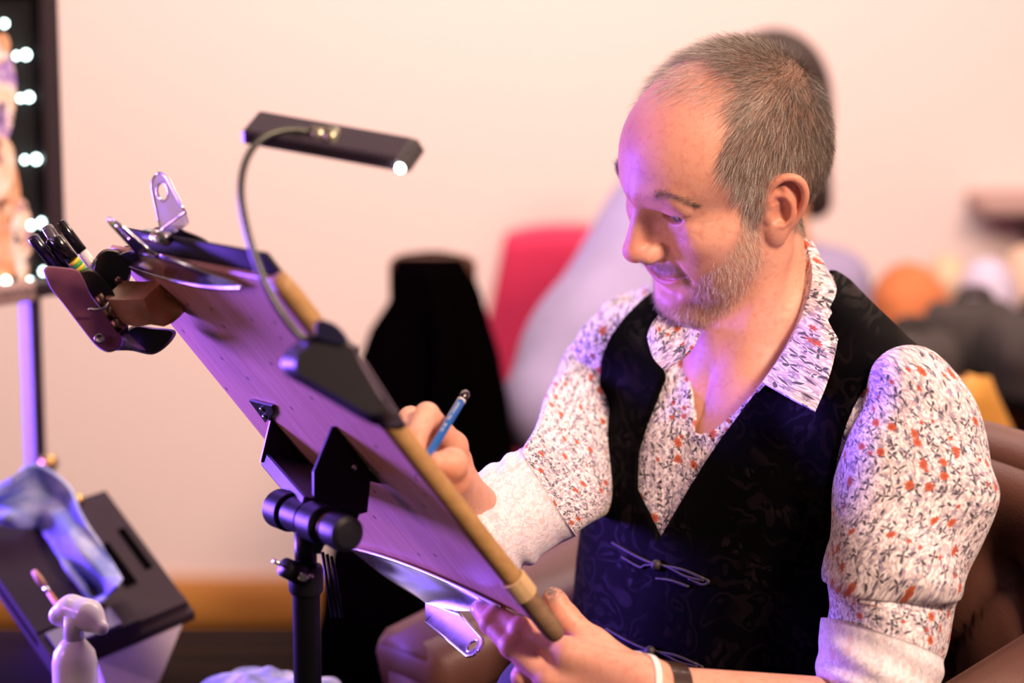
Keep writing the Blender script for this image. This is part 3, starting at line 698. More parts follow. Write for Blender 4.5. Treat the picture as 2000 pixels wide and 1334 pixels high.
# ---- where hair grows: outlines drawn over the near side of the head, mirrored to the far side
HAIR_DENSE = [(1455, 425), (1447, 396), (1432, 361), (1405, 334), (1413, 292), (1426, 253), (1428, 215), (1440, 180), (1425, 150), (1395, 128), (1400, 40), (1750, 40), (1750, 470), (1590, 470), (1556, 448), (1552, 420), (1582, 395), (1575, 340), (1545, 330), (1510, 362), (1500, 385), (1488, 420), (1480, 440)]
HAIR_THIN = [(1228, 215), (1240, 203), (1290, 196), (1345, 190), (1400, 205), (1430, 225), (1450, 180), (1440, 110), (1410, 40), (1180, 40), (1180, 200)]
BEARD = [(1452, 416), (1442, 470), (1418, 502), (1384, 530), (1358, 556), (1346, 580), (1330, 596), (1306, 600), (1290, 592), (1286, 575), (1278, 560), (1262, 560), (1250, 640), (1313, 655), (1363, 646), (1407, 616), (1447, 580), (1486, 520), (1488, 470), (1480, 431)]
MOUST = [(1250, 508), (1275, 514), (1305, 514), (1325, 520), (1342, 536), (1350, 556), (1340, 562), (1334, 543), (1320, 536), (1290, 537), (1270, 540), (1255, 545)]
def near_px(P):
    """pixel of a head-frame point after mirroring to his left side"""
    m = np.asarray(P, float).copy(); m[:, 0] = np.abs(m[:, 0]); return w2px(h2w(m))[:, :2]
npx = near_px(q); hd = (np.arange(len(V)) < nH) & (w2h(V)[:, 2] > -.13)
def soft(poly, w=12): return np.clip(.5 - poly_sd(npx, poly) / w, 0, 1) * hd
root = np.maximum(.9 * soft(HAIR_DENSE, 22), np.maximum(.22 * soft(HAIR_THIN, 30), np.maximum(.5 * soft(BEARD, 26), .8 * soft(MOUST, 10))))
root = np.maximum(root, .8 * (soft([(1275, 391), (1285, 379), (1308, 378), (1358, 400), (1350, 406), (1310, 391)], 8)) * (s_[:, 1] > .06))
ear_m = ear_sd(s_) < .0012; root = np.where(ear_m & (np.arange(len(V)) < nH), 0, root)
body = mesh('body', V, F, SKIN, man, attrs={'red': np.clip(red, 0, 1), 'lip': np.clip(lip, 0, 1), 'root': root, 'smudge': smudge})

# ---- eyes
def eye_material():
    t = NT('eyeball'); a = t.attr('ang')
    c = t.ramp(t.math('MULTIPLY', a, 1.0), [(0, (.005, .005, .006)), (.17, (.005, .005, .006)), (.19, (.10, .13, .15)), (.40, (.17, .21, .23)), (.45, (.06, .07, .08)), (.50, (.72, .62, .58)), (1, (.70, .50, .46))])
    t.set(Base_Color=c, Roughness=.12); t.b.inputs['Coat Weight'].default_value = .6; return t.m
EYEM = eye_material()
for sx in (1, -1):
    c = h2w(EYE * np.array([sx, 1, 1])); look = unit(HR @ unit([.30 if sx > 0 else .22, .90, -.34]))
    x, y, d = frame_of(look); V_ = []; ang = []
    for i in range(25):
        a = math.pi * i / 24
        for k in range(32):
            b = 2 * math.pi * k / 32; V_.append(c + EYE_R * (math.cos(a) * d + math.sin(a) * (math.cos(b) * x + math.sin(b) * y))); ang.append(a)
    F_ = [(i * 32 + k, i * 32 + (k + 1) % 32, (i + 1) * 32 + (k + 1) % 32, (i + 1) * 32 + k) for i in range(24) for k in range(32)]
    mesh('eye', V_, F_, EYEM, man, attrs={'ang': np.array(ang) / 1.1})

# ---- hair: every strand a thin tapering mesh blade on the skin
tri = np.concatenate([HF[:, :3], HF[:, [0, 2, 3]]]); A_, B_, C_ = HV[tri[:, 0]], HV[tri[:, 1]], HV[tri[:, 2]]
AR = .5 * np.linalg.norm(np.cross(B_ - A_, C_ - A_), axis=1)
LH = w2h((A_ + B_ + C_) / 3); OK = (LH[:, 2] > -.125) & (ear_sd(np.abs(LH) * [1, 0, 0] + LH * [0, 1, 1]) > .0016); AR = np.where(OK, AR, 0)
def roots(n):
    t = RNG.choice(len(tri), n, p=AR / AR.sum()); u, v = RNG.random(n), RNG.random(n); f = u + v > 1; u[f], v[f] = 1 - u[f], 1 - v[f]
    P = A_[t] + u[:, None] * (B_[t] - A_[t]) + v[:, None] * (C_[t] - A_[t])
    return P, grad(upper_sd, P)
def strands(name, P, N, D, L, R, shade, m, droop=.35, rings=4, parent=None, jit=.16):
    """P roots, N normals, D directions (world, unit), L lengths, R radii"""
    n = len(P); D = D + RNG.normal(0, jit, D.shape); D /= np.linalg.norm(D, axis=1)[:, None]
    T = D - N * (D * N).sum(1)[:, None]; T /= np.linalg.norm(T, axis=1)[:, None] + 1e-9
    X = np.cross(D, N); X /= np.linalg.norm(X, axis=1)[:, None] + 1e-9
    Vs = []
    for i in range(rings):
        t = i / (rings - 1); c = P - N * .0008 * (1 - t) + (D * t * (1 - .3 * droop * t) + T * droop * t * t * .6) * L[:, None]
        Y = np.cross(X, D); rr = (R * (1 - .78 * t))[:, None]
        for k in range(3):
            a = 2.094 * k; Vs.append(c + rr * (math.cos(a) * X + math.sin(a) * Y))
    Vs = np.stack(Vs, 1); k3 = 3 * rings
    f = np.array([[3 * i + k, 3 * i + (k + 1) % 3, 3 * i + 3 + (k + 1) % 3, 3 * i + 3 + k] for i in range(rings - 1) for k in range(3)])
    Fs = (np.arange(n)[:, None, None] * k3 + f[None]).reshape(-1, 4)
    o = mesh(name, Vs.reshape(-1, 3), Fs, m, parent or man, attrs={'shade': np.repeat(shade, k3)}); o['kind'] = 'stuff'
    return o
def hair_material(name, stops):
    t = NT(name); t.set(Base_Color=t.ramp(t.attr('shade'), stops), Roughness=.42); t.b.inputs['Specular IOR Level'].default_value = .55; return t.m
HAIRM = hair_material('grey_brown_hair', [(0, (.035, .025, .020)), (.35, (.125, .095, .078)), (.65, (.34, .285, .245)), (1, (.88, .84, .80))])
BEARDM = hair_material('grey_blond_beard', [(0, (.11, .065, .045)), (.35, (.36, .24, .17)), (.65, (.66, .53, .44)), (1, (.95, .90, .86))])
CROWN = np.array([.0, -.102, .062])
def flow(q, N, lift, grav):
    """hair direction in world for head-frame roots q"""
    v = q - CROWN; v = v / (np.linalg.norm(v, axis=1)[:, None] + .012); v = v + grav * np.array([0, .10, -1.0]) * np.clip((.115 - q[:, 2]) / .085, 0, 1)[:, None] * 1.5
    w = v @ HR.T; w = w - N * (w * N).sum(1)[:, None]; w /= np.linalg.norm(w, axis=1)[:, None] + 1e-9
    return unit_rows(w + np.broadcast_to(np.asarray(lift, float), len(N))[:, None] * N)
def unit_rows(a): return a / (np.linalg.norm(a, axis=1)[:, None] + 1e-12)
P, N = roots(86000); q = w2h(P); px = near_px(q)
dd = poly_sd(px, HAIR_DENSE); dt = poly_sd(px, HAIR_THIN)
keep_d = RNG.random(len(P)) < np.clip(.5 - dd / 16, 0, 1); keep_t = (RNG.random(len(P)) < .26 * np.clip(.5 - dt / 26, 0, 1)) & ~keep_d
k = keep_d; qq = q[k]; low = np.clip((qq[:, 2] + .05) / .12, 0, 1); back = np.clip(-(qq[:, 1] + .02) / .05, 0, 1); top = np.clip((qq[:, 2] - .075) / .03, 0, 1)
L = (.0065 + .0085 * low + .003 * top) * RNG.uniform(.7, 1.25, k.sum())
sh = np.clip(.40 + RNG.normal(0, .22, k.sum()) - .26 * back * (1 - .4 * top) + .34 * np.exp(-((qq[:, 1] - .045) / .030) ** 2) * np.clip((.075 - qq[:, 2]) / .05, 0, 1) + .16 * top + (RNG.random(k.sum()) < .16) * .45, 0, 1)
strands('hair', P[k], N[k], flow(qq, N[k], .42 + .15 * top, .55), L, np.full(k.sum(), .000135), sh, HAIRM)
k = keep_t; qq = q[k]; L = RNG.uniform(.012, .024, k.sum()); sh = np.clip(.74 + RNG.normal(0, .18, k.sum()), 0, 1)
strands('forelock', P[k], N[k], flow(qq, N[k], .40, 0), L, np.full(k.sum(), .00011), sh, HAIRM, jit=.22)
P, N = roots(60000); q = w2h(P); px = near_px(q); db = poly_sd(px, BEARD); dm = poly_sd(px, MOUST); front = q[:, 1] > -.02
kb = front & (RNG.random(len(P)) < .92 * np.clip(.5 - db / 16, 0, 1)) & (q[:, 2] > -.122); km = (q[:, 1] > .06) & (RNG.random(len(P)) < np.clip(.5 - dm / 7, 0, 1)) & ~kb
def beard_dir(q, N, lift):
    w = (np.array([0, .25, -1.0]) + 0 * q) @ HR.T; w = w - N * (w * N).sum(1)[:, None]; return unit_rows(unit_rows(w) + lift * N)
n = kb.sum(); strands('beard', P[kb], N[kb], beard_dir(q[kb], N[kb], .55), RNG.uniform(.0045, .0088, n), np.full(n, .00014), np.clip(.68 + RNG.normal(0, .22, n) + .12 * vnoise(q[kb] * 30, 3), 0, 1), BEARDM, jit=.25)
n = km.sum(); strands('moustache', P[km], N[km], beard_dir(q[km], N[km], .35), RNG.uniform(.004, .007, n), np.full(n, .00012), np.clip(.26 + RNG.normal(0, .18, n), 0, 1), BEARDM, jit=.25)
# eyebrows and lashes
BROW = spline([(1276, 388, 0), (1288, 383, 0), (1304, 382, 0), (1325, 389, 0), (1345, 397, 0), (1358, 402, 0)], 30)[:, :2]
for sx, cnt in ((1, 330), (-1, 330)):
    t = RNG.random(cnt * 3); bp = np.stack([np.interp(t, np.linspace(0, 1, 30), BROW[:, k]) for k in (0, 1)], 1) + RNG.normal(0, 1, (cnt * 3, 2)) * np.stack([np.full(cnt * 3, 2.0), 3.4 * (1 - .5 * t)], 1)
    Pw = march(lambda X: head_sd(w2h(X), False), bp[:cnt]); tt = t[:cnt]; ql = w2h(Pw); ql[:, 0] *= sx; Pw = h2w(ql); Nw = grad(lambda X: head_sd(w2h(X), False), Pw)
    dl = np.stack([sx * (.25 + .9 * tt), np.full(cnt, .1), .75 - 1.0 * tt], 1); w = dl @ HR.T; w = unit_rows(unit_rows(w - Nw * (w * Nw).sum(1)[:, None]) + .35 * Nw)
    strands('eyebrow', Pw, Nw, w, RNG.uniform(.005, .009, cnt), np.full(cnt, .00010), np.clip(.22 + RNG.normal(0, .2, cnt), 0, 1), HAIRM, jit=.25)
    tl = np.linspace(-1, 1, 24) + RNG.normal(0, .03, 24); up = np.stack([EYE[0] + .001 + .0118 * tl, EYE[1] + .0128 - .0032 * tl ** 2 - .0015 * tl, EYE[2] + .0012 - .0016 * tl - .0030 * tl ** 2], 1); up[:, 0] *= sx
    dl = np.stack([sx * .45 * tl, np.full(24, 1.0), np.full(24, -.55)], 1); w = unit_rows(dl @ HR.T)
    strands('eyelashes', h2w(up), w * 0 + HR[:, 2], w, RNG.uniform(.0045, .007, 24), np.full(24, .00007), np.full(24, .05), HAIRM, droop=.5, jit=.08)
print('hair done', round(time.time() - T0, 1))
# ================================================================== CLOTHES
def floral_material(name, fade=0.0):
    t = NT(name); u = t.uv()
    wob = t.noise(u, 90, 2, .5, col=True)
    uvw = t.n('ShaderNodeVectorMath', operation='MULTIPLY_ADD'); t.put(uvw.inputs[0], wob); uvw.inputs[1].default_value = (.004, .004, 0); t.put(uvw.inputs[2], u)
    U = uvw.outputs[0]
    def cells(vec, scale, seed, stretch=None):
        mp = t.n('ShaderNodeMapping'); t.put(mp.inputs[0], vec); mp.inputs[1].default_value = (seed * .137, seed * .071, 0)
        if stretch: mp.inputs[3].default_value = stretch
        v = t.n('ShaderNodeTexVoronoi', {'Scale': scale, 'Randomness': .9}, voronoi_dimensions='2D'); t.put(v.inputs['Vector'], mp.outputs[0])
        rel = t.n('ShaderNodeVectorMath', operation='SUBTRACT'); t.put(rel.inputs[0], mp.outputs[0]); t.put(rel.inputs[1], v.outputs['Position'])
        sx = t.n('ShaderNodeSeparateXYZ'); t.put(sx.inputs[0], rel.outputs[0]); cs = t.n('ShaderNodeSeparateColor'); t.put(cs.inputs[0], v.outputs['Color'])
        return sx.outputs[0], sx.outputs[1], cs.outputs[0], cs.outputs[1]
    def flower(vec, scale, seed, R, lobes, depth, pick, soft=.12, stretch=None):
        x, y, r1, r2 = cells(vec, scale, seed, stretch)
        r = t.math('SQRT', t.math('ADD', t.math('MULTIPLY', x, x), t.math('MULTIPLY', y, y)))
        a = t.math('ADD', t.math('MULTIPLY', t.math('ARCTAN2', y, x), lobes), t.math('MULTIPLY', r2, 6.28))
        lim = t.math('MULTIPLY', R, t.math('ADD', 1 - depth, t.math('MULTIPLY', depth, t.math('COSINE', a))))
        m = t.step(t.math('SUBTRACT', lim, r), 0.0, R * soft)
        return t.math('MULTIPLY', m, t.math('LESS_THAN', r1, pick)), r
    def leaf(vec, scale, seed, a, b, pick, stretch=None):
        x, y, r1, r2 = cells(vec, scale, seed, stretch); ang = t.math('MULTIPLY', t.math('SUBTRACT', r2, .5), 2.6)
        c, s = t.math('COSINE', ang), t.math('SINE', ang)
        p = t.math('ADD', t.math('MULTIPLY', x, c), t.math('MULTIPLY', y, s)); q = t.math('SUBTRACT', t.math('MULTIPLY', y, c), t.math('MULTIPLY', x, s))
        # pointed leaf: |p| < a (1 - (q/b)^2)
        w = t.math('MULTIPLY', a, t.math('SUBTRACT', 1.0, t.math('POWER', t.math('DIVIDE', t.math('ABSOLUTE', q), b), 1.6)))
        return t.math('MULTIPLY', t.step(t.math('SUBTRACT', w, t.math('ABSOLUTE', p)), 0, a * .25), t.math('LESS_THAN', r1, pick))
    base = (.86, .81, .86)
    c = base
    # pale taupe foliage, two sizes
    for sd, sc, a, b, pk, col in ((1, 190, .0013, .0040, .85, (.58, .48, .52)), (2, 150, .0016, .0050, .75, (.66, .56, .60)), (3, 240, .0010, .0030, .8, (.48, .40, .47))):
        c = t.mix(leaf(U, sc, sd, a, b, pk), c, col)
    # stems: wandering thin verticals
    sx = t.n('ShaderNodeSeparateXYZ'); t.put(sx.inputs[0], u); nz = t.noise(u, 38, 3, .5)
    for fr, ph, th, col in ((78, 0, .06, (.24, .20, .23)), (61, .37, .05, (.46, .38, .38))):
        ln = t.math('PINGPONG', t.math('ADD', t.math('MULTIPLY', sx.outputs[0], fr), t.math('ADD', t.math('MULTIPLY', nz, 1.6), ph)), 1.0)
        c = t.mix(t.math('MULTIPLY', t.step(t.math('SUBTRACT', th, ln), 0, .03), t.step(t.noise(u, 60 + fr, 2), .42, .5)), c, col)
    m, _ = flower(U, 104, 4, .0032, 5, .22, .55); c = t.mix(m, c, (.34, .28, .38))
    m, r = flower(U, 128, 5, .0020, 5, .25, .42); c = t.mix(m, c, (.23, .20, .32)); 
    c = t.mix(leaf(U, 118, 6, .0012, .0042, .52), c, (.055, .05, .075))
    m, _ = flower(U, 74, 7, .0054, 4, .55, .40); c = t.mix(m, c, (.05, .048, .07))
    m, _ = flower(U, 100, 12, .0032, 3, .60, .40); c = t.mix(m, c, (.09, .075, .12))
    m, r = flower(U, 58, 8, .0048, 9, .14, .24); c = t.mix(m, c, (.47, .085, .03)); m2 = t.math('MULTIPLY', m, t.step(r, .0014, .0010)); c = t.mix(m2, c, (.30, .05, .03))
    m, _ = flower(U, 90, 9, .0028, 6, .2, .10); c = t.mix(m, c, (.42, .07, .04))
    if fade: c = t.mix(fade, c, (.82, .77, .84))
    o = t.obj(); t.set(Base_Color=c, Roughness=.72); t.b.inputs['Sheen Weight'].default_value = .15
    t.bump(t.math('ADD', t.noise(o, 60, 3), t.math('MULTIPLY', t.noise(u, 1800, 1), .15)), .25, .002)
    return t.m
FLORAL = floral_material('floral_cotton'); FLORAL_PALE = floral_material('floral_cotton_reverse', .66)
def vest_material():
    t = NT('dark_jacquard'); o = t.uv()
    w = t.noise(o, 26, 2, .5, col=True); mp = t.n('ShaderNodeVectorMath', operation='MULTIPLY_ADD'); t.put(mp.inputs[0], w); mp.inputs[1].default_value = (.05, .05, 0); t.put(mp.inputs[2], o)
    v = t.n('ShaderNodeTexVoronoi', {'Scale': 38.0, 'Randomness': .9}, voronoi_dimensions='2D', feature='SMOOTH_F1'); t.put(v.inputs['Vector'], mp.outputs[0])
    ring = t.math('SINE', t.math('MULTIPLY', v.outputs['Distance'], 21.0)); m1 = t.step(ring, .35, .6)
    v2 = t.n('ShaderNodeTexVoronoi', {'Scale': 95.0}, voronoi_dimensions='2D'); t.put(v2.inputs['Vector'], mp.outputs[0]); m2 = t.step(v2.outputs['Distance'], .38, .30)
    m = t.math('MULTIPLY', t.math('MULTIPLY', m1, t.step(t.noise(o, 18, 2), .40, .52)), .55); m = t.math('MAXIMUM', m, t.math('MULTIPLY', m2, t.step(t.noise(o, 22, 2), .55, .62)))
    thread = t.noise(o, 1500, 1)
    c = t.mix(m, (.0009, .0007, .0012), (.0070, .0048, .0056)); t.set(Base_Color=c, Roughness=t.mix(m, (.62,) * 3, (.42,) * 3)); t.b.inputs['Specular IOR Level'].default_value = .02
    
    t.bump(t.math('ADD', m, t.math('MULTIPLY', thread, .4)), .25, .0006); return t.m
VEST = vest_material()
NAVY = plain('navy_trouser_cloth', (.006, .008, .03), .8, bump=.3, bscale=700)

def bxz(pts, off):
    h = march(lambda X: torso_sd(X) - off, pts); b = w2b(h); return b[:, [0, 2]]
# waistcoat: front opening and arm holes taken from the outlines in the picture, on the real chest surface
vl = bxz([(1600, 640), (1545, 690), (1490, 752), (1440, 815), (1400, 868), (1342, 958), (1287, 1052)], .012)
vr = bxz([(1282, 640), (1297, 738), (1268, 810), (1243, 885), (1240, 955)], .012)
VNECK = np.concatenate([[(vl[0, 0] + .012, .12)], vl, vr[::-1], [(vr[0, 0] - .012, .12)]])
al = bxz([(1795, 710), (1742, 712), (1702, 738), (1660, 805), (1634, 885), (1618, 985)], .012)
ARMH = np.concatenate([[(al[0, 0] + .004, .10)], al, [(al[-1, 0] + .01, al[-1, 1] - .06), (.32, -.32), (.32, .1)]])
ARMR = np.array([(-.142, .12), (-.140, .02), (-.136, -.04), (-.132, -.11), (-.140, -.20), (-.165, -.26), (-.34, -.3), (-.34, .12)])
def vest_sd(P):
    b = w2b(P); T = torso_sd(P) + .0016 * vnoise(b * np.array([5, 3, 4]), 5); d = np.maximum(T - .0135, .0075 - T)
    n = np.linalg.norm((b - np.array([0, -.015, .035])) * np.array([1, 1, .75]), axis=1)
    front = smax(poly_sd(b[:, [0, 2]], VNECK), -(b[:, 1] + .005), .006)
    d = smax(d, -front, .004); d = smax(d, .074 - n, .004)
    d = smax(d, -poly_sd(b[:, [0, 2]], ARMH), .004); d = smax(d, -poly_sd(b[:, [0, 2]], ARMR), .004)
    return np.maximum(d, -(b[:, 2] + .50))
def buv(V, seed=0):
    b = w2b(V); return np.stack([np.where(np.abs(b[:, 1]) > -1, b[:, 0] * .75 - b[:, 1] * .65, 0), b[:, 2]], 1)
c0 = b2w((0, 0, -.2)); VV, VF = nets(vest_sd, c0 + np.array([-.24, -.24, -.31]), c0 + np.array([.24, .24, .28]), .0030)
vest = mesh('waistcoat', VV, VF, VEST, man, uv=buv(VV)); vest['label'] = 'dark jacquard waistcoat with frog closures'
# shirt body under the waistcoat, open at the neck
sl = bxz([(1560, 640), (1492, 752), (1440, 800), (1384, 846)], .006); sr = bxz([(1368, 640), (1366, 700), (1354, 800), (1354, 846)], .006)
SNECK = np.concatenate([[(sl[0, 0] + .01, .12)], sl, sr[::-1], [(sr[0, 0] - .01, .12)]])
def shirt_sd(P):
    b = w2b(P); T = torso_sd(P) + .0014 * vnoise(b * np.array([14, 6, 9]), 9); d = np.maximum(T - .0068, .0030 - T)
    front = smax(poly_sd(b[:, [0, 2]], SNECK), -(b[:, 1] + .01), .004)
    d = np.maximum(d, -front); n = np.linalg.norm((b - np.array([0, -.02, .04])) * np.array([1, 1, .8]), axis=1); d = np.maximum(d, .060 - n)
    return np.maximum(np.maximum(d, -(b[:, 2] + .27)), np.abs(b[:, 0]) - .212)
c0 = b2w((0, 0, -.1)); SV, SF = nets(shirt_sd, c0 + np.array([-.24, -.24, -.19]), c0 + np.array([.24, .24, .18]), .0026, project=0)
shirt = mesh('shirt', SV, SF, FLORAL, man, uv=buv(SV)); shirt['label'] = 'white cotton shirt printed with small flowers'
print('vest, shirt done', round(time.time() - T0, 1))

# sleeves: rings given by the two outline pixels, centre depth and half-depth
def sleeve(rings, seg=56, n=70, wr=.004, seed=1, level=False):
    R = np.array(rings, float); t = np.arange(len(R)); tt = np.linspace(0, len(R) - 1, n)
    R = spline(R, n) if len(R) > 2 else np.stack([np.interp(tt, t, R[:, k]) for k in range(R.shape[1])], 1)
    V, UV = [], []; arc = 0; prev = None
    CC = np.array([(W(q[0], q[1], q[4]) + W(q[2], q[3], q[4])) / 2 for q in R]); TT = np.gradient(CC, axis=0)
    for i, (x0, y0, x1, y1, d, rd) in enumerate(R):
        a, b = W(x0, y0, d), W(x1, y1, d); c = (a + b) / 2; hx = (b - a) / 2; L = np.linalg.norm(hx)
        fw = np.array([0, CT, -ST]) if level else unit(np.cross(TT[i], hx)); fw = fw if fw[1] > 0 else -fw
        if prev is not None: arc += np.linalg.norm(c - prev)
        prev = c
        for k in range(seg + 1):
            th = 2 * math.pi * k / seg; ca, sa = math.cos(th), math.sin(th)
            V.append(c + hx * ca - fw * rd * sa); UV.append((th * (L + rd) / 2, -arc))
    V = np.array(V); G = V.reshape(n, seg + 1, 3); rad = G - G.mean(1, keepdims=True); rn = rad / (np.linalg.norm(rad, axis=2)[..., None] + 1e-9)
    uv = np.array(UV).reshape(n, seg + 1, 2); th = np.linspace(0, 2 * math.pi, seg + 1)[None, :]; s = np.linspace(0, 1, n)[:, None]
    r = np.random.default_rng(seed); disp = 0
    for k in range(7):
        m = r.integers(1, 5); w = r.uniform(4, 16); p1, p2 = r.uniform(0, 6.28, 2); disp = disp + np.sin(th * m + w * s + p1) * np.sin(s * r.uniform(3, 11) + p2)
    disp = np.sign(disp) * np.abs(disp) ** .8 * wr * .55
    G = G + rn * (disp * np.clip(np.minimum(s * 6, 1), 0, 1))[..., None]
    return G, uv
def sleeve_mesh(name, G, uv, m, parent, thick=.0025):
    n, k = G.shape[:2]; c = G.mean(1, keepdims=True); inn = G - (G - c) / (np.linalg.norm(G - c, axis=2)[..., None] + 1e-9) * thick
    V = np.concatenate([G.reshape(-1, 3), inn.reshape(-1, 3)]); o = n * k; F = []
    for i in range(n - 1):
        for j in range(k - 1):
            q = (i * k + j, (i + 1) * k + j, (i + 1) * k + j + 1, i * k + j + 1); F.append(q[::-1]); F.append(tuple(a + o for a in q))
    for j in range(k - 1):
        for i in (0, n - 1): F.append((i * k + j, i * k + j + 1, i * k + j + 1 + o, i * k + j + o))
    U = np.concatenate([uv.reshape(-1, 2)] * 2)
    return mesh(name, V, F, m, parent, uv=U)
G, uv = sleeve([(1706, 738, 1806, 706, 2.150, .036), (1682, 762, 1852, 736, 2.142, .058), (1664, 810, 1884, 790, 2.135, .066), (1640, 862, 1910, 850, 2.13, .070), (1625, 920, 1932, 915, 2.125, .071), (1616, 985, 1944, 972, 2.12, .072),
                (1612, 1045, 1918, 1045, 2.115, .070), (1607, 1100, 1890, 1110, 2.11, .069), (1603, 1135, 1874, 1152, 2.108, .069), (1611, 1150, 1862, 1168, 2.108, .062), (1616, 1170, 1858, 1196, 2.108, .060), (1612, 1215, 1846, 1262, 2.106, .062), (1610, 1250, 1836, 1310, 2.105, .062)], seed=4, wr=.006)
# the upper sleeve sags over the lower one in a deep fold
sleeve_mesh('sleeve', G, uv, FLORAL, shirt)
G, uv = sleeve([(1606, 1206, 1840, 1288, 2.103, .068), (1602, 1260, 1832, 1335, 2.100, .070), (1597, 1310, 1815, 1385, 2.097, .070), (1596, 1350, 1800, 1430, 2.094, .068)], n=24, wr=.0016, seed=6)
sleeve_mesh('cuff', G, uv, FLORAL_PALE, shirt, .004)['label'] = 'turned back cuff showing the pale reverse of the print'
G, uv = sleeve([(1262, 556, 1310, 670, 2.475, .034), (1205, 588, 1292, 735, 2.470, .052), (1152, 630, 1272, 800, 2.455, .062), (1112, 680, 1252, 860, 2.430, .066), (1087, 735, 1234, 915, 2.395, .068), (1068, 790, 1214, 966, 2.350, .066), (1044, 842, 1178, 1012, 2.295, .062), (1006, 884, 1122, 1048, 2.238, .060)], seed=11, wr=.005, level=True)
sleeve_mesh('sleeve', G, uv, FLORAL, shirt)
G, uv = sleeve([(1016, 876, 1126, 1046, 2.238, .068), (972, 901, 1080, 1078, 2.214, .072), (930, 928, 1036, 1100, 2.188, .076), (902, 946, 1008, 1114, 2.168, .080)], n=24, wr=.003, seed=12, level=True)
sleeve_mesh('cuff', G, uv, FLORAL_PALE, shirt, .004)['label'] = 'turned back cuff showing the pale reverse of the print'

# collar: near leaf with its stand, far leaf
def leafgrid(rows, n=16, m=14):
    rows = [spline([W(*p) for p in r], n) for r in rows]; return np.array([spline([rows[k][i] for k in range(len(rows))], m) for i in range(n)])
def guv(G):
    u = np.cumsum(np.r_[0, np.linalg.norm(np.diff(G[:, 0], axis=0), axis=1)]); v = np.cumsum(np.r_[0, np.linalg.norm(np.diff(G[0], axis=0), axis=1)])
    g = np.stack(np.meshgrid(u, v, indexing='ij'), -1).reshape(-1, 2); return np.concatenate([g, g])
D_ = lambda x, y, off: float(w2px(march(lambda X: np.minimum(torso_sd(X), neck_sd(X)) - off, [(x, y)]))[0, 2])
def cdep(p, off): return (p[0], p[1], D_(p[0], p[1], off))
rows = [[(1567, 466, 2.285), (1580, 500, 2.272), (1586, 548, 2.250), (1574, 600, 2.238), (1552, 655, 2.222), (1524, 702, 2.203), (1491, 748, 2.186)],
        [(1584, 474, 2.290), (1604, 512, 2.272), (1622, 562, 2.246), (1616, 622, 2.214), (1596, 682, 2.180), (1570, 730, 2.158), (1540, 776, 2.142)],
        [(1592, 486, 2.296), (1614, 530, 2.278), (1642, 582, 2.252), (1641, 640, 2.206), (1628, 700, 2.156), (1612, 752, 2.132), (1591, 803, 2.122)]]
G = leafgrid(rows, 26, 14); V_, F_ = sheet(G, .003); mesh('collar', V_, F_, FLORAL, shirt, uv=guv(G), smooth=True, angle=50)
rows = [[(1568, 467, 2.286), (1583, 505, 2.272), (1588, 550, 2.252), (1575, 602, 2.240), (1553, 657, 2.224), (1525, 704, 2.205), (1492, 750, 2.188)],
        [(1562, 505, 2.284), (1572, 545, 2.270), (1570, 590, 2.252), (1555, 640, 2.240), (1530, 690, 2.226), (1505, 728, 2.212), (1478, 765, 2.198)]]
G = leafgrid(rows, 26, 6); V_, F_ = sheet(G, .003); mesh('collar_stand', V_, F_, FLORAL, shirt, uv=guv(G), smooth=True, angle=50)
rows = [[(1296, 606, 2.300), (1330, 636, 2.285), (1366, 648, 2.262)], [(1274, 634, 2.290), (1306, 668, 2.272), (1346, 688, 2.256)], [(1266, 660, 2.288), (1276, 698, 2.272), (1298, 724, 2.262)]]
G = leafgrid(rows, 16, 12); V_, F_ = sheet(G, .003); mesh('collar', V_, F_, FLORAL, shirt, uv=guv(G), smooth=True, angle=50)
# trousers: lap below the table edge of the picture
hipL, hipR = b2w((.09, .03, -.52)), b2w((-.09, .03, -.52))
def trousers_sd(P):
    d = ell(w2b(P), (0, .0, -.54), (.180, .145, .14)); kL, kR = b2w((.15, .42, -.50)), W(1110, 1405, 2.20)
    d = smin(d, cap(P, hipL, kL, .088, .066), .04); d = smin(d, cap(P, hipR, kR, .088, .070), .04)
    d = smin(d, cap(P, kL, kL + np.array([0, .05, -.50]), .062, .048), .02); return smin(d, cap(P, kR, kR + np.array([-.05, .05, -.50]), .066, .048), .02)
ct = (hipL + hipR) / 2; TV, TF = nets(trousers_sd, ct + np.array([-.62, -.62, -.62]), ct + np.array([.35, .35, .30]), .010)
mesh('trousers', TV, TF, NAVY, man)
# cord frog closures lying on the waistcoat front
CORD = plain('dark_violet_cord', (.022, .014, .021), .55, bump=.4, bscale=900)
def on_vest(pts, lift=.0012): return march(lambda X: vest_sd(X) - lift, pts)
for k, (dx, dy) in enumerate(((0, 0), (-12, 168))):
    for pl in ([(1196, 1060), (1240, 1085), (1280, 1102), (1330, 1112), (1374, 1130)], [(1215, 1088), (1250, 1108), (1262, 1104), (1300, 1106), (1340, 1126), (1376, 1134)], [(1282, 1130), (1310, 1134), (1345, 1146)], [(1374, 1130), (1384, 1136), (1372, 1142), (1345, 1130)]):
        p = spline(on_vest([(x + dx, y + dy) for x, y in pl]), 24); V_, F_ = tube(p, .0016, 6); mesh('frog_cord', V_, F_, CORD, vest)
    c = on_vest([(1282 + dx, 1104 + dy)], .002)[0]; V_, F_ = lathe(c, unit(np.array([0, 0, CAMZ]) - c), [(-.003, .0035), (0, .0055), (.003, .0045), (.0045, .002)], 14); mesh('button_knot', V_, F_, CORD, vest)
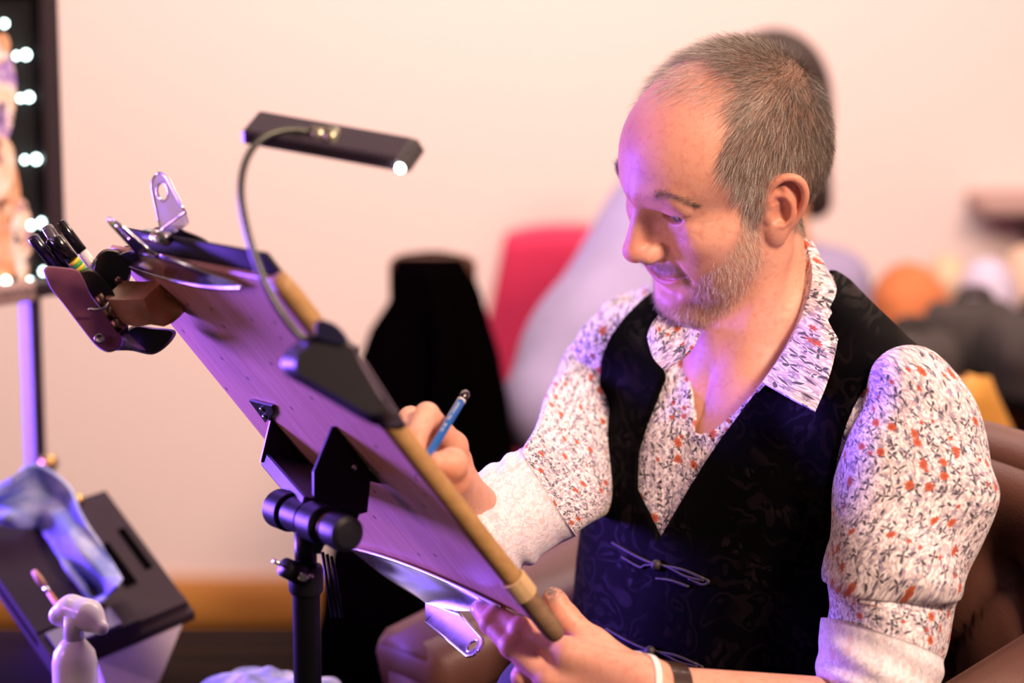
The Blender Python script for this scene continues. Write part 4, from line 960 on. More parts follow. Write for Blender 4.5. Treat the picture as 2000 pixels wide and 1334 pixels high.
# wrist things on his left arm
ad = unit(LE - LW)
def bracelet(name, at, hw, th, m, label):
    x, y, d = frame_of(ad); c = LW + ad * at; V_ = []; n = 64
    for k in range(n):
        a = 2 * math.pi * k / n; u = math.cos(a) * x + math.sin(a) * y
        # radius of the real forearm in this direction
        r = .004
        for _ in range(40): r += max(.0002, float(lhand_sd((c + u * r)[None])[0]) * -.9) if lhand_sd((c + u * r)[None])[0] < 0 else 0
        for (e, t_) in ((-hw, .0004), (-hw, th), (hw, th), (hw, .0004)): V_.append(c + d * e + u * (r + t_))
    F_ = [(4 * k + i, 4 * k + (i + 1) % 4, 4 * ((k + 1) % n) + (i + 1) % 4, 4 * ((k + 1) % n) + i) for k in range(n) for i in range(4)]
    o = mesh(name, V_, F_, m, man, angle=40); o['label'] = label; return o
bracelet('wristband', -.012, .0028, .0014, plain('white_band', (.8, .76, .78), .5), 'thin white wristband')
wb = bracelet('watch_strap', .011, .0085, .0028, plain('brown_strap_leather', (.035, .016, .009), .35, bump=.3, bscale=500, coat=.3), 'brown leather watch strap')
# finger nails
NAIL = plain('nail', (.70, .42, .36), .28, var=.04)
def nail(tip, prev, out, r, l=.0058):
    d = unit(tip - prev); out = unit(out - d * (out @ d)); x = np.cross(d, out); c = tip - d * .001; G = []
    for i in np.linspace(-1, 1, 9):
        G.append([c + d * l * (i if i > 0 else i * .9) * math.sqrt(max(0, 1 - .55 * j * j)) + (math.cos(j * .9) * out + math.sin(j * .9) * x) * (r + .0004) - out * .0006 * i * i for j in np.linspace(-1, 1, 9)])
    V_, F_ = sheet(np.array(G), .0006); mesh('fingernail', V_, F_, NAIL, man)
tocam = np.array([0, 0, CAMZ]) - LW
nail(L_INDEX[3], L_INDEX[2], unit(tocam) + np.array([0, 0, .6]), .0076); nail(L_MIDDLE[3], L_MIDDLE[2], unit(tocam) + np.array([-.6, 0, .5]), .0078)
print('clothes done', round(time.time() - T0, 1))
# ================================================================== DRAWING BOARD
al_, be_, g_ = np.radians([58.8, 52.5, -2.4]); BWD, BLN, BTH = .355, .386, .006
UW = np.array([math.cos(al_) * math.cos(g_), -math.sin(al_) * math.cos(g_), -math.sin(g_)])
UL = math.cos(be_) * np.array([math.sin(al_), math.cos(al_), 0]) - math.sin(be_) * np.array([0, 0, 1.]); UL = unit(UL - UW * (UW @ UL))
UN = np.cross(UW, UL); UN = UN if UN[1] < 0 else -UN
BC = c2w((-.163, 2.08, -.077))
def Bp(u, v, n=0.0): return BC + UW * u + UL * v + UN * n
def hit(px, py, p0, nrm):
    d = ray(px, py); o = np.array([0, 0, CAMZ]); return o + d * (((p0 - o) @ nrm) / (d @ nrm))
def bpx(px, py, n=0.0):
    q = hit(px, py, BC + UN * n, UN) - BC; return np.array([q @ UW, q @ UL])
def board_wood():
    t = NT('pale_ply'); u = t.uv(); mp = t.n('ShaderNodeMapping'); t.put(mp.inputs[0], u); mp.inputs[3].default_value = (190, 7, 1)
    n = t.noise(mp.outputs[0], 1.0, 5, .6, .8); mp2 = t.n('ShaderNodeMapping'); t.put(mp2.inputs[0], u); mp2.inputs[3].default_value = (900, 20, 1); f = t.noise(mp2.outputs[0], 1., 3)
    k = t.n('ShaderNodeTexVoronoi', {'Scale': 16.0}, voronoi_dimensions='2D'); t.put(k.inputs['Vector'], u)
    c = t.mix(t.step(n, .3, .72), (.64, .40, .22), (.50, .28, .135)); c = t.mix(t.math('MULTIPLY', t.step(f, .55, .75), .35), c, (.36, .19, .09)); c = t.mix(t.step(k.outputs['Distance'], .045, .025), c, (.16, .08, .04))
    t.set(Base_Color=c, Roughness=.50); t.bump(n, .08, .0006); return t.m
PLY = board_wood(); RAILW = wood_mat('bamboo_wood', (.32, .18, .065), (.42, .245, .10), 12, .5); RAILD = wood_mat('dark_bamboo', (.16, .095, .055), (.24, .15, .09), 12, .5)
board = thing('drawing_board', Bp(0, BLN / 2), 'plywood drawing board tilted on a stand, its back toward the viewer', 'drawing board')
V_, F_ = boxax(Bp(0, 0, -BTH / 2), UW * BWD / 2, UL * BLN / 2, UN * BTH / 2, .0012); q_ = V_ - BC
mesh('panel', V_, F_, PLY, board, uv=np.stack([q_ @ UW, q_ @ UL], 1), angle=30)
# sheet of paper and black backing card on the drawing side
V_, F_ = boxax(Bp(-.01, .01, -BTH - .0006), UW * .145, UL * .165, UN * .0004); tag(mesh('paper', V_, F_, plain('white_paper', (.80, .78, .75), .8)), 'white drawing sheet clipped to the front of the drawing board', 'paper')
card = mesh('backing_card', *boxax(Bp(.01, -BLN / 2 + .035, -BTH - .0035), UW * .150, UL * .055, UN * .0018, .001), plain('black_card', (.006, .005, .006), .7)); tag(card, 'black card strip clipped along the top of the drawing board', 'card')
# rounded rail along the near edge, lashed near its lower end
rp = lambda v, n=.0005: Bp(BWD / 2 - .002, v, n)
vl_ = bpx(1005, 1142)[1]
mesh('rail', *tube([rp(v) for v in np.linspace(-BLN / 2 - .006, vl_ - .004, 30)], np.r_[.007, .0085, .0090, np.full(27, .0088)], 18), RAILW, board)
mesh('rail_end', *tube([rp(v) for v in np.linspace(vl_ + .004, BLN / 2 + .012, 12)], np.r_[.0082, .0090, np.full(8, .0092), .0086, .007], 18), RAILD, board)
STRING = plain('pale_string', (.52, .36, .19), .8, bump=.4, bscale=1500)
for k in range(7):
    c = rp(vl_ - .009 + .003 * k); ring = [c + .0098 * (math.cos(a) * UW + math.sin(a) * UN) for a in np.linspace(0, 2 * math.pi, 25)]
    mesh('lashing_turn', *tube(ring, .0016, 8, caps=False), STRING, board)
CHROME = NT('chrome'); o_ = CHROME.obj(); CHROME.set(Base_Color=(.80, .80, .84), Metallic=1.0, Roughness=CHROME.math('ADD', .10, CHROME.math('MULTIPLY', CHROME.noise(o_, 60, 3), .14))); CHROME = CHROME.m
BLACKM = plain('black_metal', (.003, .003, .005), .30, 0, .22, bump=.15, bscale=1200)
BLACKP = plain('black_plastic', (.010, .010, .016), .40, 0, .25, bump=.2, bscale=1500)
STEEL = plain('steel', (.62, .60, .58), .25, 1.0)

def tongue(base, tip, side, w0, w1, hole, th=.0012):
    """clip handle: tapering plate with rounded tip and a round hole; returns V, F and its outline"""
    a = unit(tip - base); L = np.linalg.norm(tip - base); side = unit(side - a * (side @ a)); nn = np.cross(a, side)
    poly = [(0, -w0 / 2)] + [(L - w1 / 2 + w1 / 2 * math.sin(t), -w1 / 2 * math.cos(t)) for t in np.linspace(0, math.pi, 13)] + [(0, w0 / 2)]
    poly = np.array(poly); hc = np.array([L - w1 * .62, 0.]); N_ = 40; out = []
    for k in range(N_):
        t = 2 * math.pi * k / N_; d = np.array([math.cos(t), math.sin(t)]); best = None
        for i in range(len(poly)):
            p, e = poly[i - 1], poly[i] - poly[i - 1]; den = d[0] * e[1] - d[1] * e[0]
            if abs(den) < 1e-12: continue
            r = ((p - hc)[0] * e[1] - (p - hc)[1] * e[0]) / den; s = ((p - hc)[0] * d[1] - (p - hc)[1] * d[0]) / den
            if r > 0 and -1e-6 <= s <= 1 + 1e-6 and (best is None or r < best): best = r
        out.append((hc + d * (best or w1 / 2), hc + d * hole))
    V = []
    for n in (th / 2, -th / 2):
        for o, i in out:
            bow = .05 * L * math.sin(min(1, o[0] / L) * math.pi) * 0
            V.append(base + a * o[0] + side * o[1] + nn * (n + bow)); V.append(base + a * i[0] + side * i[1] + nn * n)
    m = 2 * N_; F = []
    for k in range(N_):
        k2 = (k + 1) % N_; F += [(2 * k, 2 * k2, 2 * k2 + 1, 2 * k + 1), (m + 2 * k, m + 2 * k + 1, m + 2 * k2 + 1, m + 2 * k2), (2 * k, m + 2 * k, m + 2 * k2, 2 * k2), (2 * k + 1, 2 * k2 + 1, m + 2 * k2 + 1, m + 2 * k + 1)]
    rim = [base + a * o[0] + side * o[1] for o, i in out if o[0] > .001]; ring = [base + a * (hc[0] + (hole + .0012) * math.cos(t)) + side * (hole + .0012) * math.sin(t) for t in np.linspace(0, 2 * math.pi, 29)]
    return (np.array(V), F), rim, ring
def bulldog(label, u0, u1, edge, sgn, tips, wid, m, w0=.044):
    """clip over the board edge v = edge; sgn = -1: top edge, +1: lower edge"""
    uc = (u0 + u1) / 2; c = thing('bulldog_clip', Bp(uc, edge), label, 'clip'); sp = edge + sgn * .020
    for side in (1, -1):
        n0 = .0018 if side > 0 else -BTH - .0024; G = []
        for s in np.linspace(0, 1, 12):
            row = []
            for t in np.linspace(-1, 1, 25):
                hw = (u1 - u0) / 2 * (1 - s) ** .8 + .022 * s; v = edge - sgn * (.020 * (1 - t * t * .55)) * (1 - s) + (sp - edge) * s
                n = n0 + side * (.0020 * math.sin(s * 3.0) + .012 * s * (1 - .2 * t * t) + .003 * (1 - s) ** 6)
                row.append(Bp(uc + hw * t, v, n))
            G.append(row)
        V_, F_ = sheet(np.array(G), .0012); mesh('jaw', V_, F_, m, c, angle=60)
        lip = [Bp(uc + (u1 - u0) / 2 * t, edge - sgn * .020 * (1 - t * t * .55), n0 + side * .0034) for t in np.linspace(-1, 1, 30)]; mesh('jaw_lip', *tube(lip, .0016, 8), m, c)
        tip = tips[0 if side > 0 else 1]
        if tip is None: continue
        base = Bp(uc, sp, n0 + side * .012); (V_, F_), rim, ring = tongue(base - (tip - base) * .10, tip, UW if side > 0 else UW - UN * .30, w0, wid, wid * .26)
        h = mesh('handle', V_, F_, m, c, angle=40); mesh('rolled_rim', *tube(rim, .0013, 8), m, h); mesh('hole_rim', *tube(ring, .0011, 8, caps=False), m, h)
    mesh('spring', *tube([Bp(uc - .020, sp + sgn * .004, -BTH / 2), Bp(uc + .020, sp + sgn * .004, -BTH / 2)], .0062, 16), m, c)
    return c
a0, a1 = bpx(208, 490)[0], bpx(512, 588)[0]
bulldog('large chrome bulldog clip on the top edge of the drawing board', max(a0, -BWD / 2 + .004), min(a1, .150), -BLN / 2, -1, (W(214, 427, 2.00), W(306, 340, 2.035)), .026, CHROME)
bulldog('chrome bulldog clip on the lower edge of the board beside the hand', bpx(688, 1072)[0] + .006, bpx(990, 1185)[0], BLN / 2, 1, (W(934, 1272, 2.09), None), .020, CHROME, .030)

# ---- leather pen pouch with its wooden block, clamped to the far corner of the board
def pxpoly(pts, d): return np.array([W(x, y, d) for x, y in pts])
def slab(pts, d, th, bev=.0, dep=None, inset=.9):
    """thick shape with the outline pts (pixels) at depth d; rounded rims (the outline shrinks a little on both faces)"""
    fw = ray(sum(p[0] for p in pts) / len(pts), sum(p[1] for p in pts) / len(pts)); P = pxpoly(pts, d); c = P.mean(0); n = len(P)
    lay = [(-th / 2, inset), (-th / 2 + bev, 1.0), (th / 2 - bev, 1.0), (th / 2, inset)] if bev else [(-th / 2, 1.), (th / 2, 1.)]
    V = np.concatenate([c + (P - c) * k + fw * o for o, k in lay]); m = len(lay)
    F = [tuple(range(n)), tuple(range((m - 1) * n, m * n))[::-1]] + [(i * n + j, (i + 1) * n + j, (i + 1) * n + (j + 1) % n, i * n + (j + 1) % n) for i in range(m - 1) for j in range(n)]
    if np.cross(P[1] - P[0], P[2] - P[1]) @ fw > 0: F = [f[::-1] for f in F]
    return V, F
def loft2(p0, d0, p1, d1):
    A, B = pxpoly(p0, d0), pxpoly(p1, d1); n = len(A); V = np.concatenate([A, B]); F = [tuple(range(n)), tuple(range(n, 2 * n))[::-1]] + [(j, n + j, n + (j + 1) % n, (j + 1) % n) for j in range(n)]
    return V, [f[::-1] for f in F] if np.cross(A[1] - A[0], A[2] - A[1]) @ ray(600, 700) > 0 else F
def smoothpoly(pts, n=60):
    p = [tuple(q) + (0,) for q in pts]; return [tuple(q[:2]) for q in spline(p + [p[0]], n)[:-1]]
SUEDE = plain('purple_brown_suede', (.24, .075, .125), .85, var=.25, scale=90, bump=.5, bscale=900, sheen=.25)
BLKLEATHER = plain('black_leather', (.010, .006, .006), .35, bump=.3, bscale=700)
BLOCKW = wood_mat('honey_wood', (.52, .27, .085), (.62, .36, .14), 9, .4, 1)
pouch = thing('pen_pouch', W(230, 690, 2.12), 'purple-brown leather pen pouch on a wooden block at the board corner', 'pen pouch')
flap = mesh('flap', *slab(smoothpoly([(84, 528), (92, 520), (120, 522), (150, 527), (163, 545), (180, 582), (205, 612), (228, 642), (238, 664), (230, 682), (210, 688), (188, 676), (160, 642), (122, 592), (98, 562)]), 2.085, .010, .003, inset=.96), SUEDE, pouch, angle=50)
c = W(194, 661, 2.078); mesh('snap', *lathe(c, -ray(194, 661), [(0, .0048), (.0015, .0046), (.0022, .0030), (.0010, .0024), (.0010, .0002)], 20), STEEL, flap)
mesh('back_panel', *slab(smoothpoly([(180, 540), (186, 505), (205, 487), (232, 490), (250, 505), (255, 540), (235, 575), (205, 580), (190, 570)]), 2.135, .030, .008, inset=.9), BLKLEATHER, pouch, angle=50)
mesh('gusset', *slab(smoothpoly([(150, 527), (180, 525), (215, 560), (245, 610), (250, 650), (232, 660), (205, 615), (175, 575)]), 2.105, .026, .008, inset=.9), BLKLEATHER, pouch, angle=50)
mesh('lower_pocket', *slab(smoothpoly([(236, 655), (262, 636), (300, 640), (342, 646), (332, 670), (300, 692), (262, 686), (236, 680)]), 2.130, .040, .010, inset=.88), BLKLEATHER, pouch, angle=50)
mesh('side_lining', *slab([(236, 650), (252, 652), (285, 684), (225, 685)], 2.095, .004), plain('silver_lining', (.55, .52, .62), .3, .6), pouch)
bf = [(202, 584), (240, 586), (281, 584), (286, 598), (291, 612), (302, 626), (320, 638), (294, 634), (267, 639), (243, 633), (222, 610)]
blk = mesh('block', *loft2(bf, 2.086, [(x + 38, y - 36) for x, y in bf], 2.118), BLOCKW, pouch, smooth=False)
mesh('block_foot', *loft2([(320, 638), (291, 612), (300, 596), (330, 600), (356, 604), (352, 618), (338, 630)], 2.104, [(344, 616), (316, 590), (322, 576), (344, 582), (362, 598), (360, 610), (352, 618)], 2.122), BLOCKW, pouch, smooth=False)
for k, (a, b) in enumerate((((192, 578), (208, 600)), ((208, 603), (222, 622)), ((222, 625), (238, 646)))): mesh('hinge_barrel', *tube([W(*a, 2.072), W(*b, 2.072)], .0042, 12), plain('bronze', (.20, .13, .075), .35, 1.0) if k == 0 else bpy.data.materials['bronze'], pouch)
mesh('hinge_pin', *tube(spline([W(172, 604, 2.066), W(190, 605, 2.066), W(206, 600, 2.066), W(212, 592, 2.07)], 14), .0011, 8), STEEL, pouch)
mesh('stud', *lathe(W(232, 548, 2.085), -ray(232, 548), [(0, .0035), (.002, .003), (.003, .001)], 14), bpy.data.materials['bronze'], pouch)
# pens, each a thing
def pen(top, bot, d0, d1, r, parts, label):
    a, b = W(*top, d0), W(*bot, d1); L = np.linalg.norm(b - a); ax = (b - a) / L; o = thing('pen', b, label, 'pen', 'pens in the leather pouch')
    for nm, f0, f1, rr, m in parts:
        q = a + ax * L * f0; h = L * (f1 - f0); mesh(nm, *lathe(q, ax, [(0, rr * r * .72), (h * .04 + .0004, rr * r), (h, rr * r)], 20), m, o)
INK = plain('navy_gloss', (.012, .010, .035), .18, coat=.5); CAPB = plain('black_gloss', (.008, .007, .008), .16, coat=.5); GREYP = plain('grey_clear_plastic', (.10, .09, .11), .15, coat=.5)
WHT = plain('white_plastic', (.78, .74, .72), .3); YEL = plain('yellow_print', (.80, .62, .05), .4); GRN = plain('green_print', (.05, .40, .08), .4)
pen((62, 461), (168, 592), 2.100, 2.120, .0052, [('cap', 0, .55, 1, INK), ('barrel', .55, 1, .92, INK)], 'navy capped pen, leftmost in the pouch')
pen((90, 441), (178, 578), 2.125, 2.135, .0052, [('cap', 0, .62, 1, GREYP), ('barrel', .62, 1, .92, CAPB)], 'pen with a smoky grey cap behind the striped one')
pen((94, 468), (172, 586), 2.105, 2.122, .0030, [('cap', 0, .5, 1, CAPB), ('barrel', .5, 1, .9, INK)], 'thin black pen squeezed beside the striped one')
pen((107, 463), (205, 585), 2.090, 2.112, .0054, [('cap', 0, .36, 1, CAPB), ('stripe', .36, .41, 1.02, YEL), ('stripe', .41, .46, 1.02, GRN), ('stripe', .46, .51, 1.02, YEL), ('stripe', .51, .56, 1.02, GRN), ('stripe', .56, .60, 1.02, YEL), ('barrel', .60, 1, .96, WHT)], 'white pen with yellow and green stripes under a black cap')
pen((116, 432), (212, 560), 2.125, 2.135, .0050, [('cap', 0, .46, 1, CAPB), ('barrel', .46, 1, .94, WHT)], 'tall white pen with a black cap, rightmost in the pouch')

# ---- clip-on lamp
LAMPM = plain('dark_aubergine_plastic', (.034, .024, .040), .42, bump=.15, bscale=1200); LAMPG = plain('charcoal_plastic', (.020, .019, .024), .40, bump=.15, bscale=1200)
lamp = thing('clip_lamp', Bp(BWD / 2, -.09, .01), 'black gooseneck clip lamp clamped on the near edge of the board', 'lamp')
body_o = smoothpoly([(548, 712), (556, 688), (588, 664), (625, 658), (668, 660), (692, 672), (704, 700), (728, 742), (752, 784), (772, 806), (764, 824), (738, 832), (705, 818), (650, 786), (595, 754), (560, 734)], 48)
cx_, cy_ = np.mean(body_o, 0); body_i = [(cx_ + (x - cx_) * .80 + 4, cy_ + (y - cy_) * .80 - 4) for x, y in body_o]
cl = mesh('clamp_jaw', *merge(loft2(body_i, 1.792, body_o, 1.812), loft2(body_o, 1.812, body_o, 1.838)), LAMPG, lamp, angle=35)
cl2 = mesh('clamp_jaw', *slab([(700, 690), (716, 706), (796, 832), (782, 840), (742, 836), (712, 780), (696, 726)], 1.872, .016, .004), LAMPM, lamp, angle=35)
mesh('clamp_lever', *slab(smoothpoly([(614, 640), (620, 624), (640, 626), (662, 638), (680, 662), (672, 674), (640, 668), (618, 660)], 40), 1.802, .026, .006), plain('navy_plastic', (.012, .011, .04), .3, coat=.4), lamp, angle=40)
mesh('hinge_pin', *tube([W(690, 686, 1.800), W(694, 684, 1.85)], .0042, 12), LAMPM, lamp)
mesh('neck_socket', *tube([W(626, 676, 1.808), W(600, 666, 1.800)], [.0075, .0050], 14), LAMPM, lamp)
path = spline([W(*p) for p in ((606, 669, 1.803), (580, 650, 1.800), (545, 604, 1.796), (512, 540, 1.796), (488, 470, 1.802), (473, 400, 1.812), (472, 350, 1.822), (484, 306, 1.834), (510, 272, 1.846), (548, 256, 1.856), (585, 254, 1.862), (610, 262, 1.866))], 150)
FLEX = plain('flexible_steel_sleeve', (.075, .080, .070), .32, .6)
mesh('gooseneck', *tube(path, .0029 + .00035 * np.sin(np.arange(150) * 2.1), 12), FLEX, lamp)
hl = W(800, 294, 1.852) - W(484, 238, 1.880); hb = W(471, 253, 1.868) - W(497, 224, 1.890); hb = unit(hb - unit(hl) * (hb @ unit(hl))) * .0185; hn = unit(np.cross(hl, hb)); hn = hn if hn[2] > 0 else -hn
hc = (W(800, 294, 1.852) + W(484, 238, 1.880)) / 2 - hn * .004
head = mesh('lamp_head', *boxax(hc, hl * .485, hb, hn * .0062, .002), LAMPM, lamp, angle=35)
ce = hc + hl * .512; V_, F_ = boxax(ce, hl * .040, hb * 1.02, hn * .0056, .002); up_ = ((V_ - ce) @ hn > 0) & ((V_ - ce) @ hl > 0); V_[up_] -= hl * .035; mesh('end_cap', V_, F_, LAMPG, lamp, angle=35)
mesh('swivel', *merge(tube([W(608, 262, 1.866), W(634, 266, 1.862)], [.0062, .0068], 16), tube([W(634, 266, 1.862), W(660, 270, 1.862)], [.0085, .0075], 16)), plain('pale_steel', (.36, .36, .26), .3, .7), lamp)
LEDW = glow('warm_white_led', (1.0, .93, .88), 60)
for f in (.25, .0, -.25): mesh('led', *lathe(hc + hl * f * .93 - hn * .0040 + hb * .1, -hn, [(0, .0032), (.0022, .0030), (.0036, .0016)], 14), LEDW, lamp)
lp = hit(782, 328, hc + hb * 1.05, unit(hb)); mesh('led', *lathe(lp, unit(np.array([0, 0, CAMZ]) - lp), [(-.003, .0034), (0, .0032), (.002, .0018)], 14), LEDW, lamp)

# ---- stand under the board
stand = thing('easel_stand', (W(599, 1200, 2.06)[0], W(599, 1200, 2.06)[1], 0), 'black tubular easel stand with a tilting head holding the board', 'stand')
pb = W(599, 1200, 2.06); zt_ = W(604, 1040, 2.06)[2]; zc = W(600, 1128, 2.06)[2]
mesh('pole', *lathe((pb[0], pb[1], .10), (0, 0, 1), [(0, .0120), (zc - .10, .0120)], 28), BLACKM, stand, angle=40); mesh('inner_pole', *lathe((pb[0], pb[1], zc), (0, 0, 1), [(0, .0095), (zt_ - zc + .01, .0095)], 24), BLACKM, stand)
mesh('collar', *lathe((pb[0], pb[1], zc - .012), (0, 0, 1), [(0, .0135), (.003, .0150), (.020, .0150), (.024, .0135)], 28), BLACKP, stand, angle=35)
sc_ = W(580, 1122, 2.045); dirs = unit(W(556, 1108, 2.03) - W(590, 1124, 2.05)); mesh('clamp_boss', *tube([W(600, 1128, 2.05), W(556, 1108, 2.030)], [.0095, .0085], 16), BLACKP, stand)
mesh('clamp_lever', *tube([W(558, 1108, 2.03), W(536, 1096, 2.02)], [.0024, .0034], 10, squash=(1, .5)), STEEL, stand)
mesh('bolt', *lathe(W(592, 1128, 2.032), -ray(592, 1128), [(0, .0048), (.004, .0048), (.0046, .003)], 6), STEEL, stand); mesh('bolt', *lathe(W(607, 1126, 2.035), -ray(607, 1126), [(0, .0028), (.004, .0026), (.005, .001)], 12), STEEL, stand)
# knuckle: barrels along the hinge axis, knob at its near end
hA, hB = W(545, 992, 2.085), W(660, 1036, 2.000); hd_ = unit(hB - hA); LH_ = np.linalg.norm(hB - hA)
for k, (f0, f1, rr) in enumerate(((.0, .22, .0170), (.26, .52, .0150), (.56, .80, .0170))): mesh('hinge_barrel', *lathe(hA + hd_ * LH_ * f0, hd_, [(0, rr * .94), (.001, rr), (LH_ * (f1 - f0) - .001, rr), (LH_ * (f1 - f0), rr * .94)], 30), BLACKP, stand, angle=35)
mesh('hinge_pin', *tube([hA, hB + hd_ * .012], .0085, 16), BLACKM, stand); mesh('brass_ring', *lathe(hA + hd_ * LH_ * .86, hd_, [(0, .0130), (.003, .0130)], 26), bpy.data.materials['bronze'], stand)
mesh('knob', *lathe(hA + hd_ * LH_ * .92, hd_, [(0, .011), (.002, .0148), (.016, .0156), (.024, .0150), (.027, .011), (.028, .002)], 28), BLACKP, stand, angle=30)
mesh('fork', *slab([(584, 1010), (640, 1022), (636, 1060), (626, 1082), (584, 1082), (580, 1050)], 2.055, .022, .004), BLACKP, stand, angle=35)
# channel plate and the two gusset plates, standing square to the board
def onp(pts, p0): return [hit(x, y, p0, UW) for x, y in pts]
def plate(name, pts, p0, th=.0028):
    P = np.array(onp(pts, p0)); n = len(P); V = np.concatenate([P + UW * th / 2, P - UW * th / 2]); F = [tuple(range(n)), tuple(range(n, 2 * n))[::-1]] + [(j, n + j, n + (j + 1) % n, (j + 1) % n) for j in range(n)]
    if np.cross(P[1] - P[0], P[2] - P[1]) @ UW < 0: F = [f[::-1] for f in F]
    return mesh(name, V, F, BLACKM, stand, smooth=False)
pl0 = Bp(*bpx(512, 795)); pr0 = Bp(*bpx(660, 840))
plate('gusset', [(534, 792), (616, 896), (612, 926), (508, 902)], pl0); plate('gusset', [(648, 832), (700, 846), (716, 872), (776, 952), (722, 940), (716, 1000), (664, 1014), (640, 1020), (612, 1000), (611, 922)], pr0)
f0 = np.array([Bp(*bpx(x, y, .001), .0012) for x, y in ((490, 779), (534, 790), (536, 804), (522, 822))]); V_, F_ = np.concatenate([f0, f0 + UN * .0024]), [(0, 1, 2, 3), (7, 6, 5, 4), (0, 4, 5, 1), (1, 5, 6, 2), (2, 6, 7, 3), (3, 7, 4, 0)]; mesh('flange', V_, F_, BLACKM, stand, smooth=False)
qA, qB, qC, qD = hit(506, 905, pl0, UW), hit(612, 928, pl0, UW), hit(612, 958, pr0, UW), hit(612, 905, pr0, UW)
cc = (hit(560, 914, pl0, UW) + hit(640, 985, pr0, UW)) / 2; ex = unit(hit(612, 926, pl0, UW) - hit(508, 902, pl0, UW))
span = (hit(640, 1005, pr0, UW) - hit(560, 914, pl0, UW)) / 2; en = unit(np.cross(ex, span))
mesh('channel', *boxax((hit(560, 922, pl0, UW) + hit(650, 985, pr0, UW)) / 2, span, unit(ex - span * (ex @ span) / (span @ span)) * .026, en * .007, .0015), BLACKP, stand, angle=30)
for (x, y, p0) in ((518, 902, pl0), (574, 914, pl0), (600, 912, pl0), (684, 858, pr0), (706, 884, pr0), (724, 916, pr0), (690, 912, pr0)):
    c = hit(x, y, p0, UW) + UW * .0014; mesh('screw', *lathe(c, UW, [(0, .0030), (.0016, .0028), (.0024, .0012)], 12), bpy.data.materials['bronze'] if x < 640 else STEEL, stand)
for u_, v_ in (((517, 815)), ((512, 800))): mesh('screw', *lathe(Bp(*bpx(u_, v_, .004), .0036), UN, [(0, .0030), (.0014, .0027), (.002, .001)], 12), STEEL, stand)
# folded leg struts and tripod feet
for k in range(3): mesh('strut', *tube([W(630 + 9 * k, 1078 + 4 * k, 2.075), W(650 + 9 * k, 1206, 2.075)], .0016, 8), BLACKM, stand)
mesh('leg_hub', *lathe((pb[0], pb[1], .42), (0, 0, 1), [(0, .020), (.05, .020)], 20), BLACKP, stand)
for k in range(3):
    a = (2.6, 3.9, 5.0)[k]; mesh('leg', *tube([(pb[0] + .02 * math.cos(a), pb[1] + .02 * math.sin(a), .44), (pb[0] + .33 * math.cos(a), pb[1] + .33 * math.sin(a), .012)], [.010, .008], 12), BLACKM, stand)

# ---- pencil in his right hand
grip = W(838, 886, 1.978); top = W(911, 766, 2.036); pdx = unit(top - grip)
tt_ = (-BTH - .0006 - (grip - BC) @ UN) / (pdx @ UN); tipp = grip + pdx * max(-.075, min(-.03, tt_))
pencil = thing('pencil', tipp, 'blue drawing pencil with a black cap in the right hand', 'pencil'); LP_ = np.linalg.norm(top - tipp)
PBLUE = plain('pencil_blue', (.010, .105, .40), .28, var=.05, coat=.4)
def hexbar(a, L, r, m, nm): 
    x, y, d = frame_of(pdx, UN); V = [a + d * h + r * (math.cos(math.pi / 3 * k + .3) * x + math.sin(math.pi / 3 * k + .3) * y) for h in (0, L) for k in range(6)]
    return mesh(nm, V, [tuple(range(6))[::-1], tuple(range(6, 12))] + [(k, (k + 1) % 6, (k + 1) % 6 + 6, k + 6) for k in range(6)], m, pencil, smooth=False)
PR = .0037; hexbar(tipp + pdx * .020, LP_ - .020 - .0125, PR, PBLUE, 'shaft')
mesh('sharpened_wood', *lathe(tipp + pdx * .005, pdx, [(0, .0010), (.015, PR * .93)], 12), RAILW, pencil); mesh('lead', *lathe(tipp, pdx, [(0, .0002), (.005, .0010)], 10), plain('graphite', (.03, .03, .033), .4), pencil)
mesh('white_ring', *lathe(top - pdx * .0128, pdx, [(0, PR * 1.02), (.0016, PR * 1.02)], 18), WHT, pencil); mesh('cap', *lathe(top - pdx * .0112, pdx, [(0, PR), (.009, PR), (.0108, PR * .8), (.0112, PR * .3)], 18), plain('black_lacquer', (.012, .006, .007), .12, coat=.8), pencil)
def letters(txt, org, along, up, nrm, size, m, parent, name='lettering'):
    cu = bpy.data.curves.new('t', 'FONT'); cu.body = txt; cu.size = size; cu.align_x = 'LEFT'; cu.align_y = 'CENTER'; cu.resolution_u = 2; to = bpy.data.objects.new('t', cu); COL.objects.link(to)
    bpy.context.view_layer.update(); me = to.to_mesh(); v = np.array([p.co[:] for p in me.vertices]); f = [tuple(p.vertices) for p in me.polygons]; to.to_mesh_clear(); bpy.data.objects.remove(to); bpy.data.curves.remove(cu)
    along, up, nrm = unit(along), unit(up), unit(nrm); return mesh(name, org + v[:, :1] * along + v[:, 1:2] * up + nrm * .00025, f, m, parent, smooth=False)
SILV = plain('silver_print', (.70, .72, .78), .4)
cv = unit(np.array([0, 0, CAMZ]) - top); cv = unit(cv - pdx * (cv @ pdx)); x6, y6, _ = frame_of(pdx, UN)
# face of the hexagon that looks most at the viewer
fa = [math.pi / 3 * (k + .5) + .3 for k in range(6)]; fn = max([math.cos(a) * x6 + math.sin(a) * y6 for a in fa], key=lambda n: n @ cv); upv = np.cross(fn, pdx)
for txt, back in (('Lumograph', .0160), ('Mars', .0330), ('100 - 8B', .0440)):
    L_ = {'Lumograph': .0155, 'Mars': .0075, '100 - 8B': .0125}[txt]
    letters(txt, top - pdx * (back + L_) + fn * PR * .868, pdx, -upv if (np.cross(pdx, upv) @ fn) < 0 else upv, fn, .0031, SILV, pencil)
